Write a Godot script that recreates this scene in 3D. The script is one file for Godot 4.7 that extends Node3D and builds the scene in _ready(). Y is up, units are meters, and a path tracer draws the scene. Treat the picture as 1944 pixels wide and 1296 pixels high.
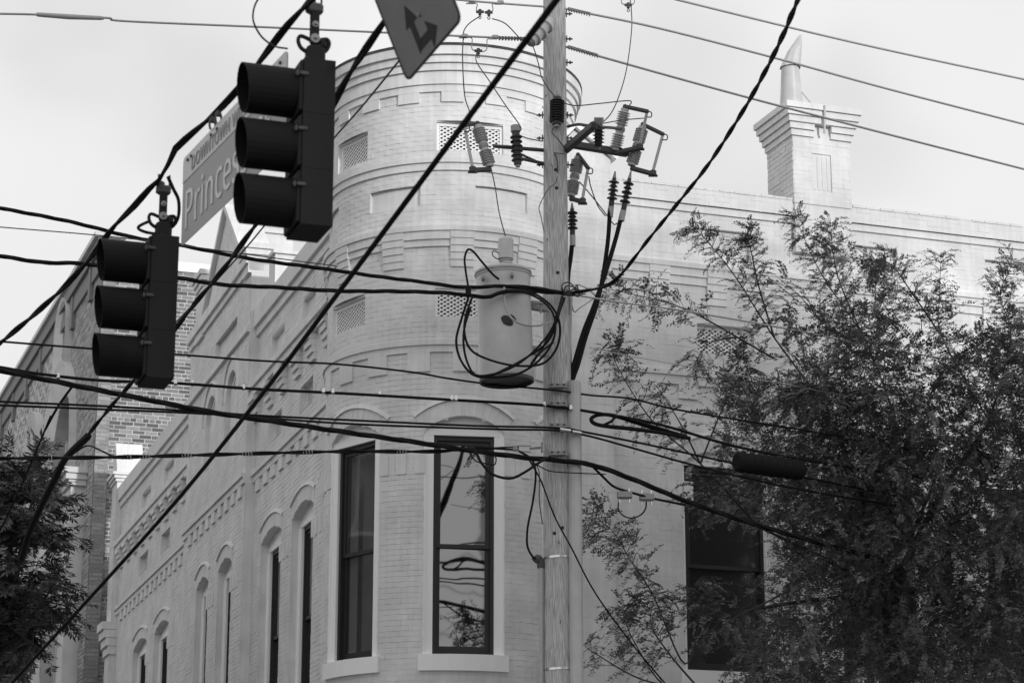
extends Node3D

var M := {}
var rng := RandomNumberGenerator.new()
var taken := {}
var grey: Node3D
var church: Node3D

# ---------------------------------------------------------------- mesh collector
class MB:
	var v := PackedVector3Array()
	var n := PackedVector3Array()
	var c := PackedColorArray()
	var ix := PackedInt32Array()
	var col := Color(1, 1, 1)
	func quad(a: Vector3, b: Vector3, d: Vector3, e: Vector3, out: Vector3) -> void:
		var g := (b - a).cross(d - a)
		if g.length_squared() < 1e-16:
			g = (d - a).cross(e - a)
		var flip := g.dot(out) < 0.0
		g = g.normalized()
		if flip: g = -g
		var k := v.size()
		v.append(a); v.append(b); v.append(d); v.append(e)
		for i in 4:
			n.append(g); c.append(col)
		if flip:
			ix.append_array([k, k + 1, k + 2, k, k + 2, k + 3])
		else:
			ix.append_array([k, k + 2, k + 1, k, k + 3, k + 2])
	func tri(a: Vector3, b: Vector3, d: Vector3, out: Vector3) -> void:
		var g := (b - a).cross(d - a)
		var flip := g.dot(out) < 0.0
		g = g.normalized()
		if flip: g = -g
		var k := v.size()
		v.append(a); v.append(b); v.append(d)
		for i in 3:
			n.append(g); c.append(col)
		if flip: ix.append_array([k, k + 1, k + 2])
		else: ix.append_array([k, k + 2, k + 1])
	func hexa(p: Array, skip := -1) -> void:
		var m := Vector3.ZERO
		for q in p: m += q
		m /= 8.0
		var F := [[0, 1, 2, 3], [4, 5, 6, 7], [0, 1, 5, 4], [1, 2, 6, 5], [2, 3, 7, 6], [3, 0, 4, 7]]
		for i in 6:
			if i == skip: continue
			var f: Array = F[i]
			var q: Vector3 = (p[f[0]] + p[f[1]] + p[f[2]] + p[f[3]]) / 4.0 - m
			quad(p[f[0]], p[f[1]], p[f[2]], p[f[3]], q)
	func box(at: Vector3, size: Vector3, b := Basis.IDENTITY) -> void:
		var s := size / 2.0
		var p := []
		for y in [-s.y, s.y]:
			p.append(at + b * Vector3(-s.x, y, -s.z)); p.append(at + b * Vector3(s.x, y, -s.z))
			p.append(at + b * Vector3(s.x, y, s.z)); p.append(at + b * Vector3(-s.x, y, s.z))
		hexa(p)
	func bevel_box(at: Vector3, size: Vector3, r: float, b := Basis.IDENTITY) -> void:
		# box with its upright edges cut and its ends drawn in
		var s := size / 2.0
		var ring := func(y: float, k: float) -> Array:
			var x := s.x - k
			var z := s.z - k
			var pts := []
			for q in [Vector3(-x + r, y, -z), Vector3(x - r, y, -z), Vector3(x, y, -z + r), Vector3(x, y, z - r), Vector3(x - r, y, z), Vector3(-x + r, y, z), Vector3(-x, y, z - r), Vector3(-x, y, -z + r)]:
				pts.append(at + b * q)
			return pts
		var rings := [ring.call(-s.y, r), ring.call(-s.y + r, 0.0), ring.call(s.y - r, 0.0), ring.call(s.y, r)]
		for i in 3:
			for j in 8:
				var a: Vector3 = rings[i][j]
				var d: Vector3 = rings[i][(j + 1) % 8]
				var e: Vector3 = rings[i + 1][(j + 1) % 8]
				var f: Vector3 = rings[i + 1][j]
				quad(a, d, e, f, (a + d + e + f) / 4.0 - at)
		for j in range(1, 7):
			tri(rings[0][0], rings[0][j], rings[0][j + 1], -b.y)
			tri(rings[3][0], rings[3][j], rings[3][j + 1], b.y)
	func tube(pts: Array, rad, sides := 8, caps := true) -> void:
		var m := pts.size()
		var t0: Vector3 = (pts[1] - pts[0]).normalized()
		var u := t0.cross(Vector3.UP)
		if u.length() < 0.05: u = t0.cross(Vector3.RIGHT)
		u = u.normalized()
		var base := v.size()
		for i in m:
			var t: Vector3
			if i == 0: t = pts[1] - pts[0]
			elif i == m - 1: t = pts[i] - pts[i - 1]
			else: t = pts[i + 1] - pts[i - 1]
			t = t.normalized()
			u = (u - t * u.dot(t)).normalized()
			var w := t.cross(u)
			var r: float = rad[i] if rad is Array else rad
			for j in sides:
				var a := TAU * j / sides
				var d := u * cos(a) + w * sin(a)
				v.append(pts[i] + d * r); n.append(d); c.append(col)
		for i in m - 1:
			for j in sides:
				var a := base + i * sides + j
				var b := base + i * sides + (j + 1) % sides
				ix.append_array([a, a + sides, b, b, a + sides, b + sides])
		if caps:
			for e in 2:
				var i := 0 if e == 0 else m - 1
				var o: Vector3 = pts[0] - pts[1] if e == 0 else pts[m - 1] - pts[m - 2]
				for j in range(1, sides - 1):
					tri(v[base + i * sides], v[base + i * sides + j], v[base + i * sides + j + 1], o)
	func lathe(prof: Array, xf: Transform3D, sides := 20, smooth := false) -> void:
		# prof: [radius, height] from bottom to top about the frame's y axis
		for i in prof.size() - 1:
			var r0: float = prof[i][0]
			var y0: float = prof[i][1]
			var r1: float = prof[i + 1][0]
			var y1: float = prof[i + 1][1]
			var nn := Vector2(y1 - y0, r0 - r1).normalized()
			var n0 := nn
			var n1 := nn
			if smooth:
				if i > 0: n0 = (nn + Vector2(y0 - prof[i - 1][1], prof[i - 1][0] - r0).normalized()).normalized()
				if i < prof.size() - 2: n1 = (nn + Vector2(prof[i + 2][1] - y1, r1 - prof[i + 2][0]).normalized()).normalized()
			var k := v.size()
			for j in sides + 1:
				var a := TAU * j / sides
				var d := Vector3(cos(a), 0, sin(a))
				v.append(xf * (d * r0 + Vector3(0, y0, 0))); v.append(xf * (d * r1 + Vector3(0, y1, 0)))
				n.append((xf.basis * (d * n0.x + Vector3(0, n0.y, 0))).normalized()); n.append((xf.basis * (d * n1.x + Vector3(0, n1.y, 0))).normalized())
				c.append(col); c.append(col)
			for j in sides:
				var q := k + j * 2
				ix.append_array([q, q + 2, q + 1, q + 1, q + 2, q + 3])
	func poly(pts: PackedVector2Array, map: Callable, o0: float, o1: float) -> void:
		# a flat outline (u, h) extruded from offset o0 to o1 along the frame's outward axis
		var t := Geometry2D.triangulate_polygon(pts)
		var m := Vector2.ZERO
		for p in pts: m += p
		m /= pts.size()
		var outw: Vector3 = map.call(m.x, m.y, o1) - map.call(m.x, m.y, o0)
		for i in range(0, t.size(), 3):
			var a := pts[t[i]]
			var b := pts[t[i + 1]]
			var d := pts[t[i + 2]]
			tri(map.call(a.x, a.y, o1), map.call(b.x, b.y, o1), map.call(d.x, d.y, o1), outw)
			tri(map.call(a.x, a.y, o0), map.call(b.x, b.y, o0), map.call(d.x, d.y, o0), -outw)
		var cw := Geometry2D.is_polygon_clockwise(pts)
		for i in pts.size():
			var a := pts[i]
			var b := pts[(i + 1) % pts.size()]
			var e := b - a
			var o2 := Vector2(-e.y, e.x) if cw else Vector2(e.y, -e.x)
			var ctr := (a + b) / 2.0
			var out: Vector3 = map.call(ctr.x + o2.x * 0.01, ctr.y + o2.y * 0.01, o1) - map.call(ctr.x, ctr.y, o1)
			quad(map.call(a.x, a.y, o0), map.call(b.x, b.y, o0), map.call(b.x, b.y, o1), map.call(a.x, a.y, o1), out)
	func mesh() -> ArrayMesh:
		var A := []
		A.resize(Mesh.ARRAY_MAX)
		A[Mesh.ARRAY_VERTEX] = v
		A[Mesh.ARRAY_NORMAL] = n
		A[Mesh.ARRAY_COLOR] = c
		A[Mesh.ARRAY_INDEX] = ix
		var m := ArrayMesh.new()
		m.add_surface_from_arrays(Mesh.PRIMITIVE_TRIANGLES, A)
		return m

func put(mb: MB, called: String, mat: Material, parent: Node) -> MeshInstance3D:
	var o := MeshInstance3D.new()
	o.name = called
	o.mesh = mb.mesh()
	o.material_override = mat
	parent.add_child(o, true)
	return o

func numbered(called: String) -> String:
	var k: int = taken.get(called, 0)
	taken[called] = k + 1
	return called if k == 0 else "%s_%03d" % [called, k]

func tag(o: Node, label := "", category := "", group := "", kind := "") -> void:
	if label: o.set_meta("label", label)
	if category: o.set_meta("category", category)
	if group: o.set_meta("group", group)
	if kind: o.set_meta("kind", kind)

func thing(called: String, at: Vector3, label: String, category: String, group := "") -> Node3D:
	var o := Node3D.new()
	o.name = numbered(called)
	o.position = at
	add_child(o)
	tag(o, label, category, group)
	return o

func part(called: String, parent: Node) -> Node3D:
	var o := Node3D.new()
	o.name = called
	parent.add_child(o, true)
	return o

# a thing that is one mesh, given in world coordinates, with its node at its first point
func single(mb: MB, called: String, mat: Material, label: String, category: String, group := "") -> MeshInstance3D:
	var at := mb.v[0]
	for i in mb.v.size(): mb.v[i] -= at
	var o := MeshInstance3D.new()
	o.name = numbered(called)
	o.mesh = mb.mesh()
	o.material_override = mat
	o.position = at
	add_child(o)
	tag(o, label, category, group)
	return o

# ---------------------------------------------------------------- materials
func noise_tex(freq: float, lo: float, hi: float, seed: int, size := 512, oct := 5, sx := 1.0, sy := 1.0, kind := FastNoiseLite.TYPE_SIMPLEX_SMOOTH, power := 1.0) -> ImageTexture:
	var f := FastNoiseLite.new()
	f.seed = seed
	f.noise_type = kind
	f.frequency = freq
	f.fractal_octaves = oct
	var im: Image
	if sx == 1.0 and sy == 1.0:
		im = f.get_seamless_image(size, size)
	else:
		im = Image.create(size, size, false, Image.FORMAT_L8)
		for y in size:
			for x in size:
				var fx := float(x) / size
				var w := smoothstep(0.8, 1.0, fx)
				var a := f.get_noise_2d(x * sx, y * sy)
				var b := f.get_noise_2d((x - size) * sx, y * sy)
				im.set_pixel(x, y, Color(1, 1, 1) * clampf(0.5 + 0.9 * lerpf(a, b, w), 0, 1))
	im.convert(Image.FORMAT_RGB8)
	var out := Image.create(size, size, true, Image.FORMAT_RGB8)
	for y in size:
		for x in size:
			var t := pow(im.get_pixel(x, y).r, power)
			var g := lerpf(lo, hi, t)
			out.set_pixel(x, y, Color(g, g, g))
	out.generate_mipmaps()
	return ImageTexture.create_from_image(out)

func mat(lin: float, rough: float, tex: Texture2D = null, scale := 1.0, metal := 0.0) -> StandardMaterial3D:
	var m := StandardMaterial3D.new()
	m.albedo_color = Color(lin, lin, lin).linear_to_srgb()
	m.roughness = rough
	m.metallic = metal
	m.vertex_color_use_as_albedo = true
	m.cull_mode = BaseMaterial3D.CULL_DISABLED
	if tex:
		m.albedo_texture = tex
		m.uv1_triplanar = true
		m.uv1_world_triplanar = true
		m.uv1_scale = Vector3(scale, scale, scale)
	return m

func materials() -> void:
	var blotch := noise_tex(0.006, 0.87, 1.0, 11, 512, 6)
	# paint: soft patches with faint runs of dirt
	var runs := noise_tex(0.03, 0.0, 1.0, 21, 512, 5, 1.6, 0.12, FastNoiseLite.TYPE_SIMPLEX_SMOOTH, 1.6)
	var wi := blotch.get_image()
	var ri := runs.get_image()
	var pi_ := Image.create(512, 512, true, Image.FORMAT_RGB8)
	for y in 512:
		for x in 512:
			var g := wi.get_pixel(x, y).r * (1.0 - 0.03 * smoothstep(0.45, 0.9, 1.0 - ri.get_pixel(x, y).r))
			pi_.set_pixel(x, y, Color(g, g, g))
	pi_.generate_mipmaps()
	var weathered := ImageTexture.create_from_image(pi_)
	var fine := noise_tex(0.05, 0.72, 1.0, 12, 512, 4)
	var mott := noise_tex(0.02, 0.45, 1.0, 13, 512, 5)
	var streak := noise_tex(0.03, 0.58, 1.0, 14, 512, 6, 3.0, 0.12)
	M.paint = mat(0.84, 0.75, weathered, 0.42)
	M.paint_b = mat(0.85, 0.75, weathered, 0.42)
	M.paint_c = mat(0.83, 0.75, weathered, 0.42)
	M.trim = mat(0.90, 0.5)
	M.frame = mat(0.022, 0.5)
	M.glass = mat(0.24, 0.025, null, 1.0, 1.0)
	M.dark_glass = mat(0.05, 0.03)
	M.dark_glass.albedo_color.a = 0.5
	M.dark_glass.transparency = BaseMaterial3D.TRANSPARENCY_ALPHA
	M.dark_glass.metallic_specular = 0.8
	M.inside = mat(0.22, 0.9)
	M.curtain = mat(0.40, 0.9)
	M.lattice = mat(0.82, 0.6)
	M.roof = mat(0.12, 0.9, mott, 0.4)
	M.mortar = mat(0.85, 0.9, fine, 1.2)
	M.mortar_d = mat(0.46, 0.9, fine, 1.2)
	M.brick = mat(1.0, 0.85, fine, 1.1)
	for i in 4:
		M["brick%d" % i] = mat([0.17, 0.24, 0.32, 0.41][i], 0.85, fine, 1.1 + 0.2 * i)
	M.stone = mat(0.74, 0.8, blotch, 0.35)
	M.wood = mat(0.78, 0.85, streak, 1.9)
	M.bark = mat(0.09, 0.9, mott, 2.0)
	M.black = mat(0.018, 0.55)
	M.rubber = mat(0.017, 0.75)
	M.rubber.metallic_specular = 0.2
	M.steel = mat(0.42, 0.5, fine, 4.0, 0.3)
	M.dark_steel = mat(0.09, 0.6, fine, 4.0)
	M.bright = mat(0.72, 0.25, null, 1.0, 0.9)
	M.alu = mat(0.58, 0.5, fine, 3.0)
	M.porcelain = mat(0.52, 0.35)
	M.polymer = mat(0.035, 0.45)
	M.fibre = mat(0.50, 0.5)
	M.tank = mat(0.62, 0.4, blotch, 0.9)
	M.guard = mat(0.58, 0.55, blotch, 0.7)
	M.signal = mat(0.028, 0.6)
	M.signal.metallic_specular = 0.2
	M.visor = mat(0.013, 0.7)
	M.visor.metallic_specular = 0.25
	M.lens = mat(0.03, 0.15)
	M.sign_face = mat(0.28, 0.4)
	M.sign_band = mat(0.55, 0.4)
	M.sign_text = mat(0.62, 0.4)
	M.board = mat(0.24, 0.5, blotch, 1.5)
	M.sign_back = mat(0.30, 0.4, null, 1.0, 0.6)
	M.leaf = mat(0.135, 0.5)
	M.leaf.backlight_enabled = true
	M.leaf.backlight = Color(0.11, 0.11, 0.11).linear_to_srgb()
	M.leaf_b = mat(0.06, 0.45)
	M.leaf_b.backlight_enabled = true
	M.leaf_b.backlight = Color(0.025, 0.025, 0.025).linear_to_srgb()
	M.asphalt = mat(0.12, 0.95, fine, 1.5)
	M.paving = mat(0.55, 0.9, mott, 0.6)
	M.soil = mat(0.30, 0.95, mott, 0.1)
	M.line_paint = mat(0.7, 0.8)

# ---------------------------------------------------------------- frames of the grey building (local axes)
const R0 := 1.645
func tw(a: float, h: float, o: float) -> Vector3:
	var t := deg_to_rad(a)
	return Vector3((R0 + o) * sin(t), h, (R0 + o) * cos(t))
func rf(x: float, h: float, o: float) -> Vector3:
	return Vector3(x, h, 1.26 + o)
const LA := 0.03099
func lf(s: float, h: float, o: float) -> Vector3:
	return Vector3(-1.215 + s * sin(LA) - o * cos(LA), h, -s * cos(LA) - o * sin(LA))
func cs(u: float, h: float, o: float) -> Vector3:
	return Vector3(u, h, -24.0 + o)
func cl(u: float, h: float, o: float) -> Vector3:
	return Vector3(-0.86 - o, h, -24.0 - u)

# a block between two offsets, split along u so that it follows a curve
func slab(mb: MB, map: Callable, u0: float, u1: float, h0: float, h1: float, o0: float, o1: float, n := 1) -> void:
	for i in n:
		var a := lerpf(u0, u1, float(i) / n)
		var b := lerpf(u0, u1, float(i + 1) / n)
		mb.hexa([map.call(a, h0, o0), map.call(b, h0, o0), map.call(b, h0, o1), map.call(a, h0, o1), map.call(a, h1, o0), map.call(b, h1, o0), map.call(b, h1, o1), map.call(a, h1, o1)])

func recess(mb: MB, map: Callable, u0: float, u1: float, h0: float, h1: float, o: float, deep: float, n := 1, back := true) -> void:
	var mid: Vector3 = map.call((u0 + u1) / 2, (h0 + h1) / 2, o - deep / 2)
	for i in n:
		var a := lerpf(u0, u1, float(i) / n)
		var b := lerpf(u0, u1, float(i + 1) / n)
		if back: mb.quad(map.call(a, h0, o - deep), map.call(b, h0, o - deep), map.call(b, h1, o - deep), map.call(a, h1, o - deep), map.call(a, h0, o) - map.call(a, h0, o - deep))
		# lips that close the wall up to the nearest course
		for e in [[h0 - 0.05, h0], [h1, h1 + 0.05]]:
			mb.quad(map.call(a, e[0], o - 0.006), map.call(b, e[0], o - 0.006), map.call(b, e[1], o - 0.006), map.call(a, e[1], o - 0.006), map.call(a, h0, o) - map.call(a, h0, o - deep))
		mb.quad(map.call(a, h0, o), map.call(b, h0, o), map.call(b, h0, o - deep), map.call(a, h0, o - deep), Vector3.UP)
		mb.quad(map.call(a, h1, o), map.call(b, h1, o), map.call(b, h1, o - deep), map.call(a, h1, o - deep), Vector3.DOWN)
	for u in [u0, u1]:
		mb.quad(map.call(u, h0, o), map.call(u, h1, o), map.call(u, h1, o - deep), map.call(u, h0, o - deep), mid - map.call(u, (h0 + h1) / 2, o - deep / 2))

# running bond: cells as wall face, each brick standing a few millimetres proud
# holes: array of [u0, u1, h0, h1, rise] ; um: metres per unit of u
func lay(wall: MB, face: MB, map: Callable, u0: float, u1: float, h0: float, h1: float, o: float, um: float, holes: Array, opt := {}) -> void:
	var pitch: float = opt.get("pitch", 0.0677)
	var long: float = opt.get("long", 0.203) / um
	var gap: float = opt.get("gap", 0.006)
	var proud: float = opt.get("proud", 0.0032)
	var tones: Array = opt.get("tones", [0.985, 1.0, 1.015])
	var single_of = opt.get("single")
	var rows := maxi(1, roundi((h1 - h0) / pitch))
	var dh := (h1 - h0) / rows
	var row0: int = opt.get("row0", 0)
	for r in rows:
		var a0 := h0 + r * dh
		var a1 := a0 + dh
		var hm := (a0 + a1) / 2
		var free := [[u0, u1]]
		for q in holes:
			if hm < q[2] or hm > q[3] + q[4]: continue
			var lo: float = q[0]
			var hi: float = q[1]
			if q[4] > 0.0 and hm > q[3]:
				var half: float = (hi - lo) / 2 * um
				var rad: float = (half * half + q[4] * q[4]) / (2 * q[4])
				var y: float = hm - (q[3] + q[4] - rad)
				var w := sqrt(maxf(rad * rad - y * y, 0.0)) / um
				var cc := (lo + hi) / 2
				lo = cc - w
				hi = cc + w
			var nx := []
			for f in free:
				if hi <= f[0] or lo >= f[1]: nx.append(f); continue
				if lo > f[0]: nx.append([f[0], lo])
				if hi < f[1]: nx.append([hi, f[1]])
			free = nx
		var head: bool = opt.get("headers", 0) > 0 and (r + row0) % int(opt.get("headers", 1)) == 3
		var ln := long * (0.5 if head else 1.0)
		var jog := rng.randf_range(-0.06, 0.06) * ln
		for f in free:
			var k := floorf(f[0] / ln) * ln + (ln * 0.5 if (r + row0) % 2 == 1 else 0.0) + jog
			while k > f[0]: k -= ln
			while k < f[1] - 0.001:
				var b0 := maxf(k, f[0])
				var b1 := minf(k + ln, f[1])
				k += ln
				if b1 - b0 < 0.02 / um: 
					wall.quad(map.call(b0, a0, o), map.call(b1, a0, o), map.call(b1, a1, o), map.call(b0, a1, o), map.call(b0, a0, o + 1) - map.call(b0, a0, o))
					continue
				wall.quad(map.call(b0, a0, o), map.call(b1, a0, o), map.call(b1, a1, o), map.call(b0, a1, o), map.call(b0, a0, o + 1) - map.call(b0, a0, o))
				var g := gap / 2 / um
				var p := proud * rng.randf_range(0.45, 1.5)
				var s := rng.randf_range(-0.0018, 0.0018)
				if opt.has("soft"): 
					p = proud * (0.2 + 1.4 * rng.randf() * rng.randf())
				var tone: float = tones[rng.randi() % tones.size()]
				if opt.has("pattern"): tone = opt.pattern.call(b0, hm, tone)
				if opt.has("gate") and not opt.gate.call(b0, hm): continue
				if single_of != null and b1 - b0 > ln * 0.7 and single_of.call((b0 + b1) / 2, hm, b1 - b0, dh, o, tone): continue
				face.col = Color(tone, tone, tone)
				face.hexa([map.call(b0 + g, a0 + gap / 2 + s, o - 0.001), map.call(b1 - g, a0 + gap / 2 + s, o - 0.001), map.call(b1 - g, a1 - gap / 2 + s, o - 0.001), map.call(b0 + g, a1 - gap / 2 + s, o - 0.001),
					map.call(b0 + g, a0 + gap / 2 + s, o + p), map.call(b1 - g, a0 + gap / 2 + s, o + p), map.call(b1 - g, a1 - gap / 2 + s, o + p), map.call(b0 + g, a1 - gap / 2 + s, o + p)], 0)
	face.col = Color(1, 1, 1)

# ---------------------------------------------------------------- grey building
func arc_pts(uc: float, half: float, um: float, hs: float, rise: float, grow: float, n: int) -> Array:
	# points (u, h) of a segmental arch grown outward by a distance in metres
	var hw := half * um
	var rad := (hw * hw + rise * rise) / (2 * rise)
	var th := asin(minf(hw / rad, 1.0))
	var hc := hs + rise - rad
	var out := []
	for i in n + 1:
		var t := lerpf(-th, th, float(i) / n)
		out.append(Vector2(uc + sin(t) * (rad + grow) / um, hc + cos(t) * (rad + grow)))
	return out

func arch_ring(parent: Node, map: Callable, uc: float, half: float, um: float, hs: float, rise: float, o: float, bricks: int) -> void:
	var lo := arc_pts(uc, half, um, hs, rise, -0.004, bricks)
	var hi := arc_pts(uc, half, um, hs, rise, 0.20, bricks)
	var b := MB.new()
	for i in bricks:
		var a0: Vector2 = lo[i].lerp(lo[i + 1], 0.04)
		var a1: Vector2 = lo[i].lerp(lo[i + 1], 0.96)
		var c0: Vector2 = hi[i].lerp(hi[i + 1], 0.04)
		var c1: Vector2 = hi[i].lerp(hi[i + 1], 0.96)
		var p := o + rng.randf_range(0.005, 0.009)
		b.hexa([map.call(a0.x, a0.y, o - 0.03), map.call(a1.x, a1.y, o - 0.03), map.call(c1.x, c1.y, o - 0.03), map.call(c0.x, c0.y, o - 0.03),
			map.call(a0.x, a0.y, p), map.call(a1.x, a1.y, p), map.call(c1.x, c1.y, p), map.call(c0.x, c0.y, p)], 0)
		# bed behind the joints
		b.quad(map.call(lo[i].x, lo[i].y, o + 0.002), map.call(lo[i + 1].x, lo[i + 1].y, o + 0.002), map.call(hi[i + 1].x, hi[i + 1].y, o + 0.002), map.call(hi[i].x, hi[i].y, o + 0.002), map.call(uc, hs, o + 1) - map.call(uc, hs, o))
	put(b, "arch", M.paint, parent)
	var m := MB.new()
	var q0 := arc_pts(uc, half, um, hs, rise, 0.205, 14)
	var q1 := arc_pts(uc, half, um, hs, rise, 0.25, 14)
	for i in 14:
		m.hexa([map.call(q0[i].x, q0[i].y, o - 0.01), map.call(q0[i + 1].x, q0[i + 1].y, o - 0.01), map.call(q1[i + 1].x, q1[i + 1].y, o - 0.01), map.call(q1[i].x, q1[i].y, o - 0.01),
			map.call(q0[i].x, q0[i].y, o + 0.035), map.call(q0[i + 1].x, q0[i + 1].y, o + 0.035), map.call(q1[i + 1].x, q1[i + 1].y, o + 0.022), map.call(q1[i].x, q1[i].y, o + 0.022)])
	put(m, "hood_mould", M.paint, parent)

# old glass: a thin sheet whose face is very slightly uneven
func wavy_pane(mb: MB, map: Callable, x0: float, x1: float, h0: float, h1: float, z: float, Z: Vector3) -> void:
	var nx := 8
	var ny := 14
	var f := FastNoiseLite.new()
	f.seed = int(absf(h0 * 100 + x0 * 33)) % 1000
	f.frequency = 1.1
	var k := mb.v.size()
	for j in ny + 1:
		for i in nx + 1:
			var x := lerpf(x0, x1, float(i) / nx)
			var h := lerpf(h0, h1, float(j) / ny)
			mb.v.append(map.call(x, h, z))
			var nn: Vector3 = (map.call(x + 0.1, h, z) - map.call(x, h, z)).cross(Vector3.UP).normalized()
			if nn.dot(Z) < 0: nn = -nn
			mb.n.append((nn + Vector3.UP * 0.006 * f.get_noise_2d(x, h) + Z.cross(Vector3.UP) * 0.006 * f.get_noise_2d(x + 9, h)).normalized())
			mb.c.append(Color.WHITE)
	for j in ny:
		for i in nx:
			var a := k + j * (nx + 1) + i
			mb.ix.append_array([a, a + nx + 1, a + 1, a + 1, a + nx + 1, a + nx + 2])

# opt: case (casing width), glass, set (how far the casing sits back), curtain
func window(parent: Node, map: Callable, uc: float, half: float, um: float, h0: float, hs: float, rise: float, o: float, opt := {}) -> void:
	var w := part("window", parent)
	var O: Vector3 = map.call(uc, 0.0, o)
	var Z: Vector3 = (map.call(uc, 0.0, o + 1.0) - O).normalized()
	var X := Vector3.UP.cross(Z)
	var wm := func(x: float, h: float, z: float) -> Vector3: return O + X * x + Vector3.UP * h + Z * z
	var hw := half * um
	var back: float = opt.get("set", 0.12)
	var cw: float = opt.get("case", 0.11)
	var top: float = opt.get("top", hs - 0.02)
	# reveal round the opening
	var line := [Vector2(uc - half, h0)]
	line.append_array(arc_pts(uc, half, um, hs, rise, 0.0, 12))
	line.append(Vector2(uc + half, h0))
	var rv := MB.new()
	var mid := Vector2(uc, (h0 + hs) / 2)
	for i in line.size() - 1:
		var a: Vector2 = line[i]
		var b: Vector2 = line[i + 1]
		rv.quad(map.call(a.x, a.y, o + 0.001), map.call(b.x, b.y, o + 0.001), map.call(b.x, b.y, o - 0.24), map.call(a.x, a.y, o - 0.24), map.call(mid.x, mid.y, o) - map.call((a.x + b.x) / 2, (a.y + b.y) / 2, o))
	put(rv, "reveal", M.paint, w)
	# casing and the board under the arch
	var ca := MB.new()
	slab(ca, wm, -hw, -hw + cw, h0, top, -back - 0.06, -back)
	slab(ca, wm, hw - cw, hw, h0, top, -back - 0.06, -back)
	slab(ca, wm, -hw, hw, top, top + 0.09, -back - 0.06, -back + 0.004)
	slab(ca, wm, -hw - 0.002, -hw + 0.03, h0, top, -back, -back + 0.022)
	slab(ca, wm, hw - 0.03, hw + 0.002, h0, top, -back, -back + 0.022)
	put(ca, "casing", M.trim, w)
	var ty := MB.new()
	var pl := PackedVector2Array()
	pl.append(Vector2(-hw, top + 0.09))
	for q in arc_pts(0.0, half, um, hs, rise, 0.0, 12):
		if q.y > top + 0.091: pl.append(Vector2(q.x * um, q.y))
	pl.append(Vector2(hw, top + 0.09))
	if pl.size() > 3:
		ty.poly(pl, wm, -back - 0.05, -back - 0.012)
		put(ty, "arch_board", M.trim, w)
	# dark frame, two sashes
	var fw := hw - cw
	var fr := MB.new()
	var fz := -back - 0.035
	slab(fr, wm, -fw, -fw + 0.045, h0, top, fz - 0.10, fz)
	slab(fr, wm, fw - 0.045, fw, h0, top, fz - 0.10, fz)
	slab(fr, wm, -fw + 0.045, fw - 0.045, top - 0.06, top, fz - 0.10, fz - 0.001)
	slab(fr, wm, -fw + 0.045, fw - 0.045, h0, h0 + 0.035, fz - 0.10, fz - 0.001)
	put(fr, "frame", M.frame, w)
	var hm = (h0 + top) / 2 + opt.get("rail", -0.02)
	var iw := fw - 0.047
	for k in 2:
		var y0: float = hm - 0.02 if k == 0 else h0 + 0.036
		var y1: float = top - 0.061 if k == 0 else hm + 0.03
		var z := fz - 0.03 if k == 0 else fz - 0.062
		var sa := MB.new()
		var st := 0.05
		slab(sa, wm, -iw, -iw + st, y0, y1, z - 0.03, z)
		slab(sa, wm, iw - st, iw, y0, y1, z - 0.03, z)
		slab(sa, wm, -iw + st, iw - st, y0, y0 + (0.05 if k == 0 else 0.085), z - 0.03, z - 0.001)
		slab(sa, wm, -iw + st, iw - st, y1 - 0.05, y1, z - 0.03, z - 0.001)
		put(sa, "sash", M.frame, w)
		var pa := MB.new()
		var ya := deg_to_rad(opt.get("yaw", 0.0))
		var pm := func(x: float, h: float, zz: float) -> Vector3: return wm.call(x, h, zz - x * tan(ya))
		wavy_pane(pa, pm, -iw + st - 0.005, iw - st + 0.005, y0 + 0.03, y1 - 0.03, z - 0.016, Z)
		put(pa, "pane", opt.get("glass", M.glass), w)
	if opt.has("curtain"):
		var cu := MB.new()
		for i in 9:
			if i > 1 and i < 7: continue
			var x0 := lerpf(-iw, iw, i / 9.0)
			var x1 := lerpf(-iw, iw, (i + 1) / 9.0)
			var xm := (x0 + x1) / 2
			cu.quad(wm.call(x0, h0 + 0.05, fz - 0.16), wm.call(xm, h0 + 0.05, fz - 0.12), wm.call(xm, top - 0.05, fz - 0.12), wm.call(x0, top - 0.05, fz - 0.16), Z)
			cu.quad(wm.call(xm, h0 + 0.05, fz - 0.12), wm.call(x1, h0 + 0.05, fz - 0.16), wm.call(x1, top - 0.05, fz - 0.16), wm.call(xm, top - 0.05, fz - 0.12), Z)
		put(cu, "curtain", M.curtain, w)
	var bk := MB.new()
	var rd := 2.2
	slab(bk, wm, -hw, hw, h0 - 0.05, hs + rise, -rd - 0.02, -rd)
	for sx in [-1, 1]: slab(bk, wm, sx * hw - 0.01, sx * hw + 0.01, h0 - 0.05, hs + rise, -rd, -0.25)
	slab(bk, wm, -hw, hw, hs + rise, hs + rise + 0.02, -rd, -0.25)
	slab(bk, wm, -hw, hw, h0 - 0.07, h0 - 0.05, -rd, -0.25)
	if opt.get("glass", M.glass) != M.glass: put(bk, "room", M.inside, w)
	# sill follows the wall
	var si := MB.new()
	slab(si, map, uc - half - 0.05 / um, uc + half + 0.05 / um, h0 - 0.20, h0, o - 0.24, o + 0.05, 6 if um < 0.5 else 1)
	put(si, "sill", M.trim, w)

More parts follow.
